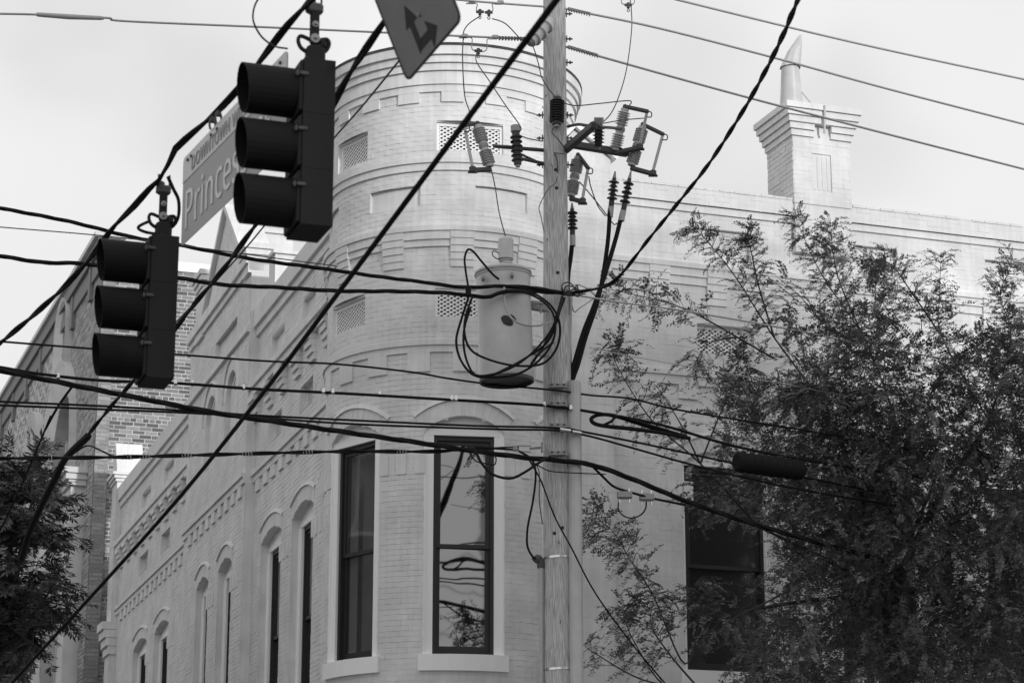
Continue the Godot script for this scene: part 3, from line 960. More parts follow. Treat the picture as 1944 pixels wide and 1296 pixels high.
# ---------------------------------------------------------------- brick church at the far end of the street
func brick_church() -> void:
	church = thing("brick_church", Vector3(-0.83, 0, -30), "dark brick church with pale mortar and pointed stone windows beyond grey building", "church")
	church.rotation.y = deg_to_rad(19.5)
	var bk := MB.new()
	var fc := MB.new()
	var wall := part("end_wall", church)
	var meshes := []
	for l in [0.28, 0.135]:
		var b := MB.new()
		b.bevel_box(Vector3.ZERO, Vector3(l, 0.074, 0.03), 0.005)
		meshes.append(b.mesh())
	var count := [0]
	var tones := [0.16, 0.21, 0.26, 0.31, 0.36, 0.42]
	var one := func(u: float, h: float, du: float, dh: float, o: float, tone: float) -> bool:
		if count[0] >= 295 or h < 12.9 or u > 1.9: return false
		if u > -0.5 and u < 0.9 and h > 13.3 and h < 14.6: return false
		count[0] += 1
		var b := MeshInstance3D.new()
		b.name = "brick"
		b.mesh = meshes[0 if du > 0.2 else 1]
		b.material_override = M["brick%d" % clampi(int((tone - 0.14) / 0.075), 0, 3)]
		b.position = cs(u, h, o - 0.004 + rng.randf_range(-0.003, 0.004))
		b.rotation.z = rng.randf_range(-0.008, 0.008)
		b.scale.x = (du - 0.016) / (0.28 if du > 0.2 else 0.135)
		wall.add_child(b, true)
		return true
	lay(bk, fc, cs, -0.55, 2.6, 6.0, 17.55, 0.0, 1.0, [], {"pitch": 0.096, "long": 0.295, "gap": 0.022, "proud": 0.012, "tones": tones, "headers": 6, "single": one})
	put(bk, "mortar", M.mortar, wall)
	put(fc, "brickwork", M.brick, wall).set_meta("kind", "stuff")
	# corner of plain bricks
	bk = MB.new()
	fc = MB.new()
	lay(bk, fc, cs, -0.86, -0.55, 6.0, 17.6, 0.05, 1.0, [], {"pitch": 0.096, "long": 0.31, "gap": 0.012, "proud": 0.010, "tones": [0.36, 0.42, 0.48]})
	# street side
	var diaper := func(u: float, h: float, tone: float) -> float:
		if u > 6.8 and u < 16.5 and h > 15.0 and h < 17.3:
			if (int(floor(u / 0.4)) + int(floor(h / 0.192))) % 2 == 0: return 0.85
		return tone
	var holes := [[3.5, 6.9, 8.0, 13.4, 2.1], [4.7, 5.9, 16.1, 17.2, 0.5], [9.0, 10.8, 10.0, 14.7, 0.9], [0.9, 2.5, 6.0, 12.8, 0.0]]
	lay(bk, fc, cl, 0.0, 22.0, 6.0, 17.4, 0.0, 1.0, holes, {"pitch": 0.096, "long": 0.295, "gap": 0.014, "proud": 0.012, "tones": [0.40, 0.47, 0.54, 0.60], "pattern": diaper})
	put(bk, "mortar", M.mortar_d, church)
	put(fc, "brickwork", M.brick, church).set_meta("kind", "stuff")
	for b in [[17.4, 17.85, 0.08], [17.85, 18.2, 0.16]]:
		band(church, "parapet", cl, -0.05, 22.0, b[0], b[1], -0.4, b[2], 1, M.brick2)
	band(church, "coping", cl, -0.1, 22.0, 18.2, 18.32, -0.5, 0.24, 1, M.stone)
	band(church, "coping", cs, -0.6, 2.7, 17.55, 17.78, -0.4, 0.05, 1, M.trim)
	for i in 8:
		band(church, "parapet_post", cl, 1.2 + i * 2.7, 1.5 + i * 2.7, 17.0, 17.84, -0.1, 0.11, 1, M.brick2)
	# stone surrounds and glass of the pointed windows
	for q in [[5.2, 1.7, 8.0, 13.4, 2.1, 0.75], [5.3, 0.6, 16.1, 17.2, 0.5, 0.35], [9.9, 0.9, 10.0, 14.7, 0.9, 0.45]]:
		var w := part("pointed_window", church)
		var hw: float = q[1]
		var inner := [Vector2(q[0] - hw, q[2]), Vector2(q[0] - hw, q[3])]
		var outer := [Vector2(q[0] - hw - q[5], q[2]), Vector2(q[0] - hw - q[5], q[3])]
		for i in range(1, 16):
			# two arcs meeting in a point
			var t := i / 16.0
			var s := -1.0 if t < 0.5 else 1.0
			var k: float = t * 2.0 if t < 0.5 else (1.0 - t) * 2.0
			inner.append(Vector2(q[0] + s * hw * cos(k * PI / 2), q[3] + q[4] * pow(sin(k * PI / 2), 0.9)))
			outer.append(Vector2(q[0] + s * (hw + q[5]) * cos(k * PI / 2), q[3] + (q[4] + q[5] * 1.2) * pow(sin(k * PI / 2), 0.9)))
		inner.append(Vector2(q[0] + hw, q[3])); inner.append(Vector2(q[0] + hw, q[2]))
		outer.append(Vector2(q[0] + hw + q[5], q[3])); outer.append(Vector2(q[0] + hw + q[5], q[2]))
		var m := MB.new()
		for i in inner.size() - 1:
			m.hexa([cl(inner[i].x, inner[i].y, -0.35), cl(inner[i + 1].x, inner[i + 1].y, -0.35), cl(outer[i + 1].x, outer[i + 1].y, -0.35), cl(outer[i].x, outer[i].y, -0.35),
				cl(inner[i].x, inner[i].y, 0.0), cl(inner[i + 1].x, inner[i + 1].y, 0.0), cl(outer[i + 1].x, outer[i + 1].y, 0.2), cl(outer[i].x, outer[i].y, 0.2)])
		put(m, "stone_surround", M.stone, w)
		var gl := MB.new()
		gl.poly(PackedVector2Array(inner), cl, -0.36, -0.33)
		put(gl, "pane", M.dark_glass, w)
		if hw > 0.8:
			var mu := MB.new()
			for x in [-0.5, 0.0, 0.5]:
				slab(mu, cl, q[0] + x * hw - 0.05, q[0] + x * hw + 0.05, q[2], q[3] + q[4] * 0.55, -0.34, -0.22)
			put(mu, "mullion", M.stone, w)
	var pb := MB.new()
	slab(pb, cl, 1.0, 1.9, 5.0, 12.4, -0.3, 0.35)
	put(pb, "buttress", M.stone, church)
	for i in 3:
		band(church, "buttress_cap", cl, 0.9 - 0.05 * i, 2.0 + 0.05 * i, 12.4 + 0.14 * i, 12.535 + 0.14 * i, -0.3, 0.42 + 0.08 * i, 1, M.stone)
	var body := MB.new()
	body.box(Vector3(6.0, 8.6, -34.6), Vector3(13.0, 17.2, 20.6))
	put(body, "body", M.inside, church)
	var lo := MB.new()
	slab(lo, cl, 0.0, 22.0, 0.0, 6.0, -0.4, 0.0)
	slab(lo, cs, -0.86, 3.0, 0.0, 6.0, -0.4, 0.0)
	put(lo, "base_wall", M.brick1, church)

# ---------------------------------------------------------------- lines and hardware
func curve(pts: Array, sub := 7) -> Array:
	var out := []
	for i in pts.size() - 1:
		var a: Vector3 = pts[maxi(i - 1, 0)]
		var b: Vector3 = pts[i]
		var d: Vector3 = pts[i + 1]
		var e: Vector3 = pts[mini(i + 2, pts.size() - 1)]
		for k in sub: out.append(b.cubic_interpolate(d, a, e, float(k) / sub))
	out.append(pts[pts.size() - 1])
	return out

func strands(mb: MB, line: Array, r: float, count: int, pitch: float, spread: float) -> void:
	# resample evenly, then wind the strands round the line
	var c := Curve3D.new()
	for p in line: c.add_point(p)
	var L := c.get_baked_length()
	var n := int(L / (pitch / 10.0)) + 2
	n = mini(n, 500)
	for s in count:
		var pts := []
		for i in n:
			var d := L * i / (n - 1)
			var p := c.sample_baked(d)
			var q := c.sample_baked(minf(d + 0.05, L))
			var t := (q - p).normalized() if q.distance_to(p) > 0.001 else (p - c.sample_baked(d - 0.05)).normalized()
			var u := t.cross(Vector3.UP).normalized()
			var w := t.cross(u)
			var a := TAU * (d / pitch + float(s) / count)
			pts.append(p + (u * cos(a) + w * sin(a)) * spread)
		mb.tube(pts, r, 6)

func wire(called: String, pts: Array, r: float, m: Material, label: String, category: String, group := "", twist := 0, pitch := 0.5) -> MeshInstance3D:
	var mb := MB.new()
	var line := curve(pts)
	if twist == 0: mb.tube(line, r, 6)
	else: strands(mb, line, r, twist, pitch, r * (0.8 if twist > 1 else 0.0))
	return single(mb, called, m, label, category, group)

func aim(a: Vector3, b: Vector3) -> Transform3D:
	var y := (b - a).normalized()
	var x := y.cross(Vector3.BACK)
	if x.length() < 0.05: x = y.cross(Vector3.RIGHT)
	x = x.normalized()
	return Transform3D(Basis(x, y, x.cross(y)), a)

func skirt_profile(L: float, core: float, rim: float, n: int, lead := 0.04) -> Array:
	var p := [[0.0, 0.0], [core, 0.0], [core, lead]]
	var step := (L - 2 * lead) / n
	for i in n:
		var y := lead + step * i
		p.append([core, y + step * 0.25]); p.append([rim, y + step * 0.30]); p.append([rim, y + step * 0.42]); p.append([core, y + step * 0.85])
	p.append([core, L]); p.append([0.0, L])
	return p

# ends: a top, b bottom of the porcelain; c top, d bottom of the fuse tube, all relative to b
func cutout(a: Vector3, b: Vector3, c: Vector3, d: Vector3, label: String, alive := true) -> void:
	var t := thing("fuse_cutout", b, label, "fuse cutout", "fuse cutouts on the pole arms")
	var L := a.distance_to(b)
	var xf := aim(Vector3.ZERO, a - b)
	var m := MB.new()
	m.lathe(skirt_profile(L * 0.46, 0.045, 0.072, 6, 0.03), xf, 16)
	m.lathe(skirt_profile(L * 0.46, 0.045, 0.072, 6, 0.03), xf * Transform3D(Basis.IDENTITY, Vector3(0, L * 0.54, 0)), 16)
	put(m, "porcelain", M.porcelain, t)
	var col := MB.new()
	col.lathe([[0.0, 0.0], [0.055, 0.0], [0.055, L * 0.08], [0.0, L * 0.08]], xf * Transform3D(Basis.IDENTITY, Vector3(0, L * 0.46, 0)), 16)
	put(col, "collar", M.steel, t)
	var tu := MB.new()
	tu.tube([c - b, d - b], 0.017, 8)
	put(tu, "fuse_tube", M.fibre, t)
	var hood := MB.new()
	var h0 := a - b
	hood.bevel_box((h0 + c - b) / 2 + Vector3(0, 0.025, 0), Vector3(0.045, 0.04, h0.distance_to(c - b) + 0.05), 0.008, Basis.looking_at((c - b - h0).normalized()))
	hood.tube([h0, h0 + Vector3(0, 0.05, 0)], 0.014, 6)
	hood.tube(curve([c - b + Vector3(0, 0.02, 0), c - b + Vector3(0.05, 0.0, 0.03), c - b + Vector3(0.045, -0.06, 0.05), c - b + Vector3(0.0, -0.05, 0.02)], 4), 0.007, 5)
	put(hood, "hood", M.dark_steel, t)
	var hg := MB.new()
	hg.bevel_box((d - b) * 0.5 + Vector3(0, -0.03, 0), Vector3(0.05, 0.05, (d - b).length() + 0.03), 0.01, Basis.looking_at((d - b).normalized()))
	hg.bevel_box(d - b + Vector3(0, -0.02, 0), Vector3(0.075, 0.075, 0.06), 0.015)
	hg.tube([d - b + Vector3(-0.05, -0.05, 0), d - b + Vector3(0.05, -0.05, 0)], 0.016, 8)
	hg.tube([Vector3(0, 0, 0), Vector3(0.0, -0.06, 0.0)], 0.013, 6)
	put(hg, "hinge", M.dark_steel, t)

func skirted(called: String, a: Vector3, b: Vector3, core: float, rim: float, n: int, m: Material, label: String, category: String, group := "", cap := 0.0) -> void:
	var t := thing(called, b, label, category, group)
	var mb := MB.new()
	mb.lathe(skirt_profile(a.distance_to(b), core, rim, n, 0.03), aim(Vector3.ZERO, a - b), 18)
	put(mb, "skirts", m, t)
	var e := MB.new()
	var xf := aim(Vector3.ZERO, a - b)
	e.lathe([[0.0, -0.03], [core * 0.6, -0.03], [core * 0.6, 0.0]], xf, 10)
	if cap > 0.0: e.lathe([[core * 1.25, 0.0], [core * 1.25, cap], [0.0, cap]], Transform3D(xf.basis, a - b), 14)
	else: e.lathe([[core * 0.7, 0.0], [core * 0.7, 0.03], [0.0, 0.03]], Transform3D(xf.basis, a - b), 10)
	put(e, "end_fitting", M.steel, t)

func terminator(a: Vector3, b: Vector3, label: String) -> void:
	var t := thing("cable_terminator", b, label, "cable end", "skirted cable ends below the cutouts")
	var xf := aim(Vector3.ZERO, a - b)
	var L := a.distance_to(b)
	var m := MB.new()
	var p := [[0.0, 0.0], [0.030, 0.0], [0.030, L * 0.22]]
	for i in 5:
		var y := L * (0.24 + 0.11 * i)
		var r: float = 0.062 if i % 2 == 0 else 0.048
		p.append([0.024, y]); p.append([r, y + 0.006]); p.append([r * 0.9, y + 0.016]); p.append([0.024, y + 0.034])
	p.append([0.022, L * 0.82])
	m.lathe(p, xf, 14)
	put(m, "skirts", M.polymer, t)
	var lug := MB.new()
	lug.lathe([[0.022, L * 0.82], [0.012, L * 0.94], [0.009, L], [0.0, L]], xf, 10)
	put(lug, "lug", M.steel, t)
	var sl := MB.new()
	sl.lathe([[0.033, -0.10], [0.033, 0.02]], xf, 12)
	put(sl, "sleeve", M.alu, t)

func utility_pole() -> void:
	var P := Vector3(0.4744, 0.12, -24.0)
	var t := thing("utility_pole", P, "weathered wooden utility pole carrying a transformer in front of the round tower", "utility pole")
	# shaft with a slightly uneven round section and drying checks
	var sh := MB.new()
	var rows := 70
	var sides := 40
	var H := 13.2
	var ns := FastNoiseLite.new()
	ns.seed = 5
	ns.frequency = 0.9
	var base := 0
	for i in rows + 1:
		var y := H * i / rows
		var r := lerpf(0.168, 0.118, y / H)
		for j in sides:
			var a := TAU * j / sides
			var k := 0.004 * ns.get_noise_3d(cos(a) * 2, y * 0.5, sin(a) * 2) - 0.004 * smoothstep(0.25, 0.6, ns.get_noise_3d(cos(a) * 9, y * 0.35, sin(a) * 9))
			var d := Vector3(cos(a), 0, sin(a))
			sh.v.append(d * (r + k) + Vector3(0, y, 0)); sh.n.append(d); sh.c.append(Color.WHITE)
	for i in rows:
		for j in sides:
			var a := i * sides + j
			var b := i * sides + (j + 1) % sides
			sh.ix.append_array([a, b, a + sides, b, b + sides, a + sides])
	for j in range(1, sides - 1): sh.tri(sh.v[rows * sides], sh.v[rows * sides + j], sh.v[rows * sides + j + 1], Vector3.UP)
	put(sh, "shaft", M.wood, t)
	var on_pole := func(y: float, turn: float, out := 0.0) -> Vector3:
		var r := lerpf(0.168, 0.118, (y - 0.12) / H) + out
		return Vector3(sin(turn) * r, y - 0.12, cos(turn) * r)
	for q in [[9.74, 0.08], [8.78, 0.12], [6.0, 0.35], [9.95, 0.02], [5.94, -0.2]]:
		var k := MB.new()
		var at: Vector3 = on_pole.call(q[0], q[1])
		k.lathe([[0.0, 0.006], [0.017, 0.004], [0.022, -0.004]], Transform3D(Basis(Vector3.RIGHT, Vector3.BACK, Vector3.DOWN), at), 10)
		put(k, "bolt_hole", M.black, t)
	# through bolts at the side
	for h in [10.63, 10.36, 10.05, 11.83, 11.53, 11.25]:
		for s in [-1.0, 1.0]:
			if h > 11 and s < 0: continue
			var b := MB.new()
			var at: Vector3 = on_pole.call(h, s * PI / 2)
			b.tube([at - Vector3(s * 0.03, 0, 0), at + Vector3(s * 0.075, 0, 0)], 0.009, 6)
			b.box(at + Vector3(s * 0.01, 0, 0), Vector3(0.012, 0.06, 0.06))
			b.box(at + Vector3(s * 0.045, 0, 0), Vector3(0.018, 0.03, 0.03))
			put(b, "bolt", M.dark_steel, t)
	# comm clamps: a plate with three bolts
	for y in [7.517, 7.316, 7.082, 6.786]:
		var c := part("clamp", t)
		var at: Vector3 = on_pole.call(y, 0.08)
		var pl := MB.new()
		pl.bevel_box(at + Vector3(0.0, 0, 0.022), Vector3(0.20, 0.058, 0.022), 0.006)
		pl.bevel_box(at + Vector3(0.0, -0.02, 0.05), Vector3(0.16, 0.02, 0.06), 0.005)
		put(pl, "plate", M.steel, c)
		for x in [-0.065, 0.0, 0.065]:
			var bo := MB.new()
			bo.lathe([[0.016, 0.0], [0.016, 0.022], [0.0, 0.024]], Transform3D(Basis(Vector3.RIGHT, Vector3.BACK, Vector3.DOWN), at + Vector3(x, 0.004, 0.033)), 6)
			put(bo, "bolt", M.dark_steel, c)
	# bright straps round the pole
	for y in [5.700, 4.537]:
		var st := MB.new()
		var r := lerpf(0.168, 0.118, (y - 0.12) / H) + 0.003
		st.lathe([[r, -0.014], [r + 0.003, -0.012], [r + 0.003, 0.012], [r, 0.014]], Transform3D(Basis(Vector3.BACK, 0.06), Vector3(0, y - 0.12, 0)), 40)
		put(st, "strap", M.bright, t)
	# cable guard up the side of the pole
	var gd := MB.new()
	var gx := 0.185
	var prof := []
	for i in 9:
		var a := lerpf(-PI * 0.1, PI * 1.1, i / 8.0)
		prof.append(Vector2(gx + 0.072 * cos(a), 0.07 + 0.085 * sin(a)))
	prof.push_front(Vector2(gx + 0.08, 0.0)); prof.append(Vector2(gx - 0.08, 0.0))
	var top := 7.583
	for i in prof.size() - 1:
		var a: Vector2 = prof[i]
		var b: Vector2 = prof[i + 1]
		gd.quad(Vector3(a.x, 0, a.y), Vector3(b.x, 0, b.y), Vector3(b.x, top - 0.12, b.y), Vector3(a.x, top - 0.12, a.y), Vector3((a.x + b.x) / 2 - gx, 0, (a.y + b.y) / 2 - 0.03))
	put(gd, "cable_guard", M.guard, t)
	for y in [5.0, 6.1, 4.3]:
		var b := MB.new()
		b.lathe([[0.011, 0.0], [0.011, 0.012], [0.0, 0.014]], Transform3D(Basis(Vector3.RIGHT, Vector3.BACK, Vector3.DOWN), Vector3(gx - 0.066, y - 0.12, 0.075)), 6)
		put(b, "bolt", M.dark_steel, t)
	# thin conduit with a weatherhead
	var cd := MB.new()
	var ct := 5.598
	cd.tube([Vector3(-0.172, 0.0, 0.06), Vector3(-0.172, ct - 0.5, 0.06)], 0.026, 10)
	cd.tube([Vector3(-0.172, ct - 0.5, 0.06), Vector3(-0.172, ct - 0.12, 0.06)], 0.030, 10)
	put(cd, "conduit", M.alu, t)
	var wh := MB.new()
	wh.tube(curve([Vector3(-0.172, ct - 0.13, 0.06), Vector3(-0.178, ct - 0.06, 0.06), Vector3(-0.205, ct - 0.03, 0.07), Vector3(-0.235, ct - 0.06, 0.08)], 4), 0.042, 10)
	put(wh, "weatherhead", M.dark_steel, t)
	# steel arms
	for q in [[Vector3(0.583, 10.220, -24.000) - P, Vector3(0.870, 10.180, -23.100) - P, 0.075], [Vector3(0.584, 10.299, -24.000) - P, Vector3(1.286, 10.290, -24.300) - P, 0.075]]:
		var ar := MB.new()
		var a: Vector3 = q[0]
		var b: Vector3 = q[1]
		ar.bevel_box((a + b) / 2, Vector3(q[2], q[2], a.distance_to(b)), 0.008, Basis.looking_at((b - a).normalized()))
		put(ar, "steel_arm", M.dark_steel, t)
		var en := MB.new()
		en.box(b - (b - a).normalized() * -0.001, Vector3(0.05, 0.05, 0.006), Basis.looking_at((b - a).normalized()))
		put(en, "arm_end", M.black, t)
	var ba := MB.new()
	ba.tube([Vector3(0.347, 10.220, -24.000) - P, Vector3(-0.192, 10.088, -23.500) - P], 0.022, 8)
	ba.tube([Vector3(0.346, 10.055, -24.000) - P, Vector3(0.000, 10.112, -23.700) - P], 0.013, 6)
	ba.tube([Vector3(0.346, 10.067, -24.000) - P, Vector3(0.074, 10.022, -23.700) - P], 0.02, 8)
	put(ba, "standoff_arm", M.dark_steel, t)
	var tie := MB.new()
	tie.tube(curve([Vector3(0.610, 10.440, -23.850) - P, Vector3(0.718, 10.372, -23.600) - P, Vector3(0.825, 10.285, -23.400) - P, Vector3(0.874, 10.247, -23.200) - P, Vector3(0.945, 10.236, -23.300) - P, Vector3(1.071, 10.335, -23.600) - P, Vector3(1.205, 10.471, -24.000) - P], 5), 0.017, 8)
	put(tie, "dead_end_rod", M.dark_steel, t)
	var mast := MB.new()
	mast.tube([Vector3(0.636, 8.566, -24.000) - P, Vector3(0.602, 7.658, -24.000) - P], 0.02, 8)
	mast.tube([Vector3(0.600, 7.427, -24.000) - P, Vector3(0.600, 8.330, -24.000) - P], 0.028, 8)
	put(mast, "riser_bracket", M.alu, t)
	# staples and splinters
	for i in 9:
		var s := MB.new()
		var y := 4.2 + i * 0.83
		var at: Vector3 = on_pole.call(y, rng.randf_range(-1.0, 1.0), 0.002)
		s.tube([at, at + Vector3(rng.randf_range(-0.02, 0.02), -rng.randf_range(0.02, 0.05), 0.004)], 0.004, 5)
		put(s, "staple", M.dark_steel, t)
	# ground wire stapled down the pole
	var gw := MB.new()
	gw.tube(curve([Vector3(0.347, 9.239, -23.870) - P, Vector3(0.313, 9.412, -23.850) - P, Vector3(0.296, 9.520, -23.850) - P, Vector3(0.388, 9.709, -23.840) - P, Vector3(0.469, 9.781, -23.840) - P, Vector3(0.492, 9.860, -23.840) - P], 5), 0.005, 5)
	gw.tube(curve([Vector3(0.459, 10.132, -23.840) - P, Vector3(0.562, 10.120, -23.840) - P], 3), 0.006, 5)
	gw.tube(curve([Vector3(0.459, 10.132, -23.840) - P, Vector3(0.493, 10.041, -23.840) - P, Vector3(0.498, 9.902, -23.840) - P], 4), 0.007, 5)
	put(gw, "ground_wire", M.dark_steel, t)

func transformer() -> void:
	var A := Vector3(-0.095, 8.668, -23.550)
	var B := Vector3(-0.055, 7.494, -23.550)
	var t := thing("pole_transformer", B, "pale grey cylindrical transformer hanging beside the wooden pole", "transformer")
	var H := A.y - B.y
	var xf := aim(Vector3.ZERO, A - B)
	var r := 0.287
	var m := MB.new()
	m.lathe([[r * 0.93, 0.0], [r * 0.985, 0.015], [r, 0.04], [r, H * 0.55], [r, H * 0.97], [r * 1.03, H * 0.972], [r * 1.03, H], [r * 1.0, H + 0.012]], xf, 48)
	put(m, "tank", M.tank, t)
	var bt := MB.new()
	bt.lathe([[0.0, 0.02], [r * 0.93, 0.02], [r * 0.93, -0.012], [r * 1.0, -0.012], [r * 1.0, 0.02]], xf, 48)
	put(bt, "base", M.dark_steel, t)
	var lid := MB.new()
	lid.lathe([[r * 1.05, H + 0.002], [r * 1.055, H + 0.02], [r * 1.0, H + 0.035], [r * 0.6, H + 0.055], [0.0, H + 0.06]], xf, 48, true)
	put(lid, "lid", M.tank, t)
	var ring := MB.new()
	ring.lathe([[r * 1.03, H - 0.012], [r * 1.06, H - 0.012], [r * 1.06, H + 0.006], [r * 1.03, H + 0.006]], xf, 48)
	put(ring, "lid_band", M.steel, t)
	var bu := part("bushing", t)
	var p0 := Vector3(-0.056, 8.744, -23.550) - B
	var p1 := Vector3(-0.067, 8.832, -23.550) - B
	var p2 := Vector3(-0.067, 9.066, -23.550) - B
	var sk := MB.new()
	sk.lathe(skirt_profile(p0.distance_to(p1) + 0.05, 0.055, 0.078, 3, 0.01), aim(p0 - Vector3(0, 0.03, 0), p1), 18)
	put(sk, "skirts", M.fibre, bu)
	var cp := MB.new()
	cp.lathe([[0.083, 0.0], [0.083, p1.distance_to(p2) - 0.02], [0.07, p1.distance_to(p2)], [0.0, p1.distance_to(p2) + 0.003]], aim(p1, p2), 20)
	put(cp, "cover", M.tank, bu)
	var lp := MB.new()
	lp.tube(curve([Vector3(-0.140, 8.886, -23.500) - B, Vector3(-0.196, 8.910, -23.500) - B, Vector3(-0.207, 8.863, -23.500) - B, Vector3(-0.151, 8.816, -23.500) - B], 5), 0.006, 5)
	put(lp, "wire_loop", M.black, bu)
	# lugs, valves, label patches, drip marks
	for q in [[(Vector3(0.000, 8.567, -23.250)) - B, 0.03], [(Vector3(-0.304, 8.547, -23.300)) - B, 0.035]]:
		var l := MB.new()
		l.bevel_box(q[0], Vector3(q[1], 0.07, 0.03), 0.008)
		l.lathe([[0.02, 0.0], [0.02, 0.05], [0.0, 0.052]], Transform3D(Basis(Vector3.RIGHT, Vector3.BACK, Vector3.DOWN), q[0]), 10)
		put(l, "lug", M.steel, t)
	for q in [[Vector3(-0.055, 8.077, -23.260), 0.075, 0.050, 0.75], [Vector3(0.005, 8.117, -23.260), 0.05, 0.018, 0.7]]:
		var pa := MB.new()
		var ctr: Vector3 = q[0] - B
		var pts := []
		for i in 12:
			var a := TAU * i / 12
			var rr := 1.0 + rng.randf_range(-0.12, 0.12)
			var e := Vector2(cos(a) * q[1] * rr, sin(a) * q[2] * rr).rotated(-q[3])
			var ax: Vector3 = (A - B) * ((ctr.y + e.y) / H)
			var x := ctr.x + e.x - ax.x
			var z := sqrt(maxf(0.0, (r + 0.004) * (r + 0.004) - x * x))
			pts.append(Vector3(ctr.x + e.x, ctr.y + e.y, z + ax.z))
		var cen := Vector3.ZERO
		for p in pts: cen += p / 12.0
		cen.z += 0.006
		for i in 12: pa.tri(cen, pts[i], pts[(i + 1) % 12], Vector3.BACK)
		put(pa, "bare_patch", M.black, t)
	for y in [H * 0.30, H * 0.72]:
		var br := MB.new()
		br.bevel_box(Vector3(0.34, y, -0.10), Vector3(0.20, 0.10, 0.06), 0.01, Basis(Vector3.UP, 0.5))
		br.tube([Vector3(0.36, y + 0.08, 0.0), Vector3(0.36, y - 0.10, 0.0)], 0.012, 6)
		br.tube([Vector3(0.28, y, 0.02), Vector3(0.42, y, 0.02)], 0.012, 6)
		put(br, "hanger", M.steel, t)
	# pale loop and dark pigtail
	var pg := MB.new()
	pg.tube(curve([Vector3(-0.082, 8.420, -23.200) - B, Vector3(-0.077, 8.271, -23.180) - B, Vector3(-0.022, 8.095, -23.160) - B, Vector3(0.098, 8.021, -23.200) - B, Vector3(0.265, 8.059, -23.400) - B, Vector3(0.425, 8.188, -23.700) - B], 6), 0.011, 6)
	put(pg, "pale_lead", M.alu, t)

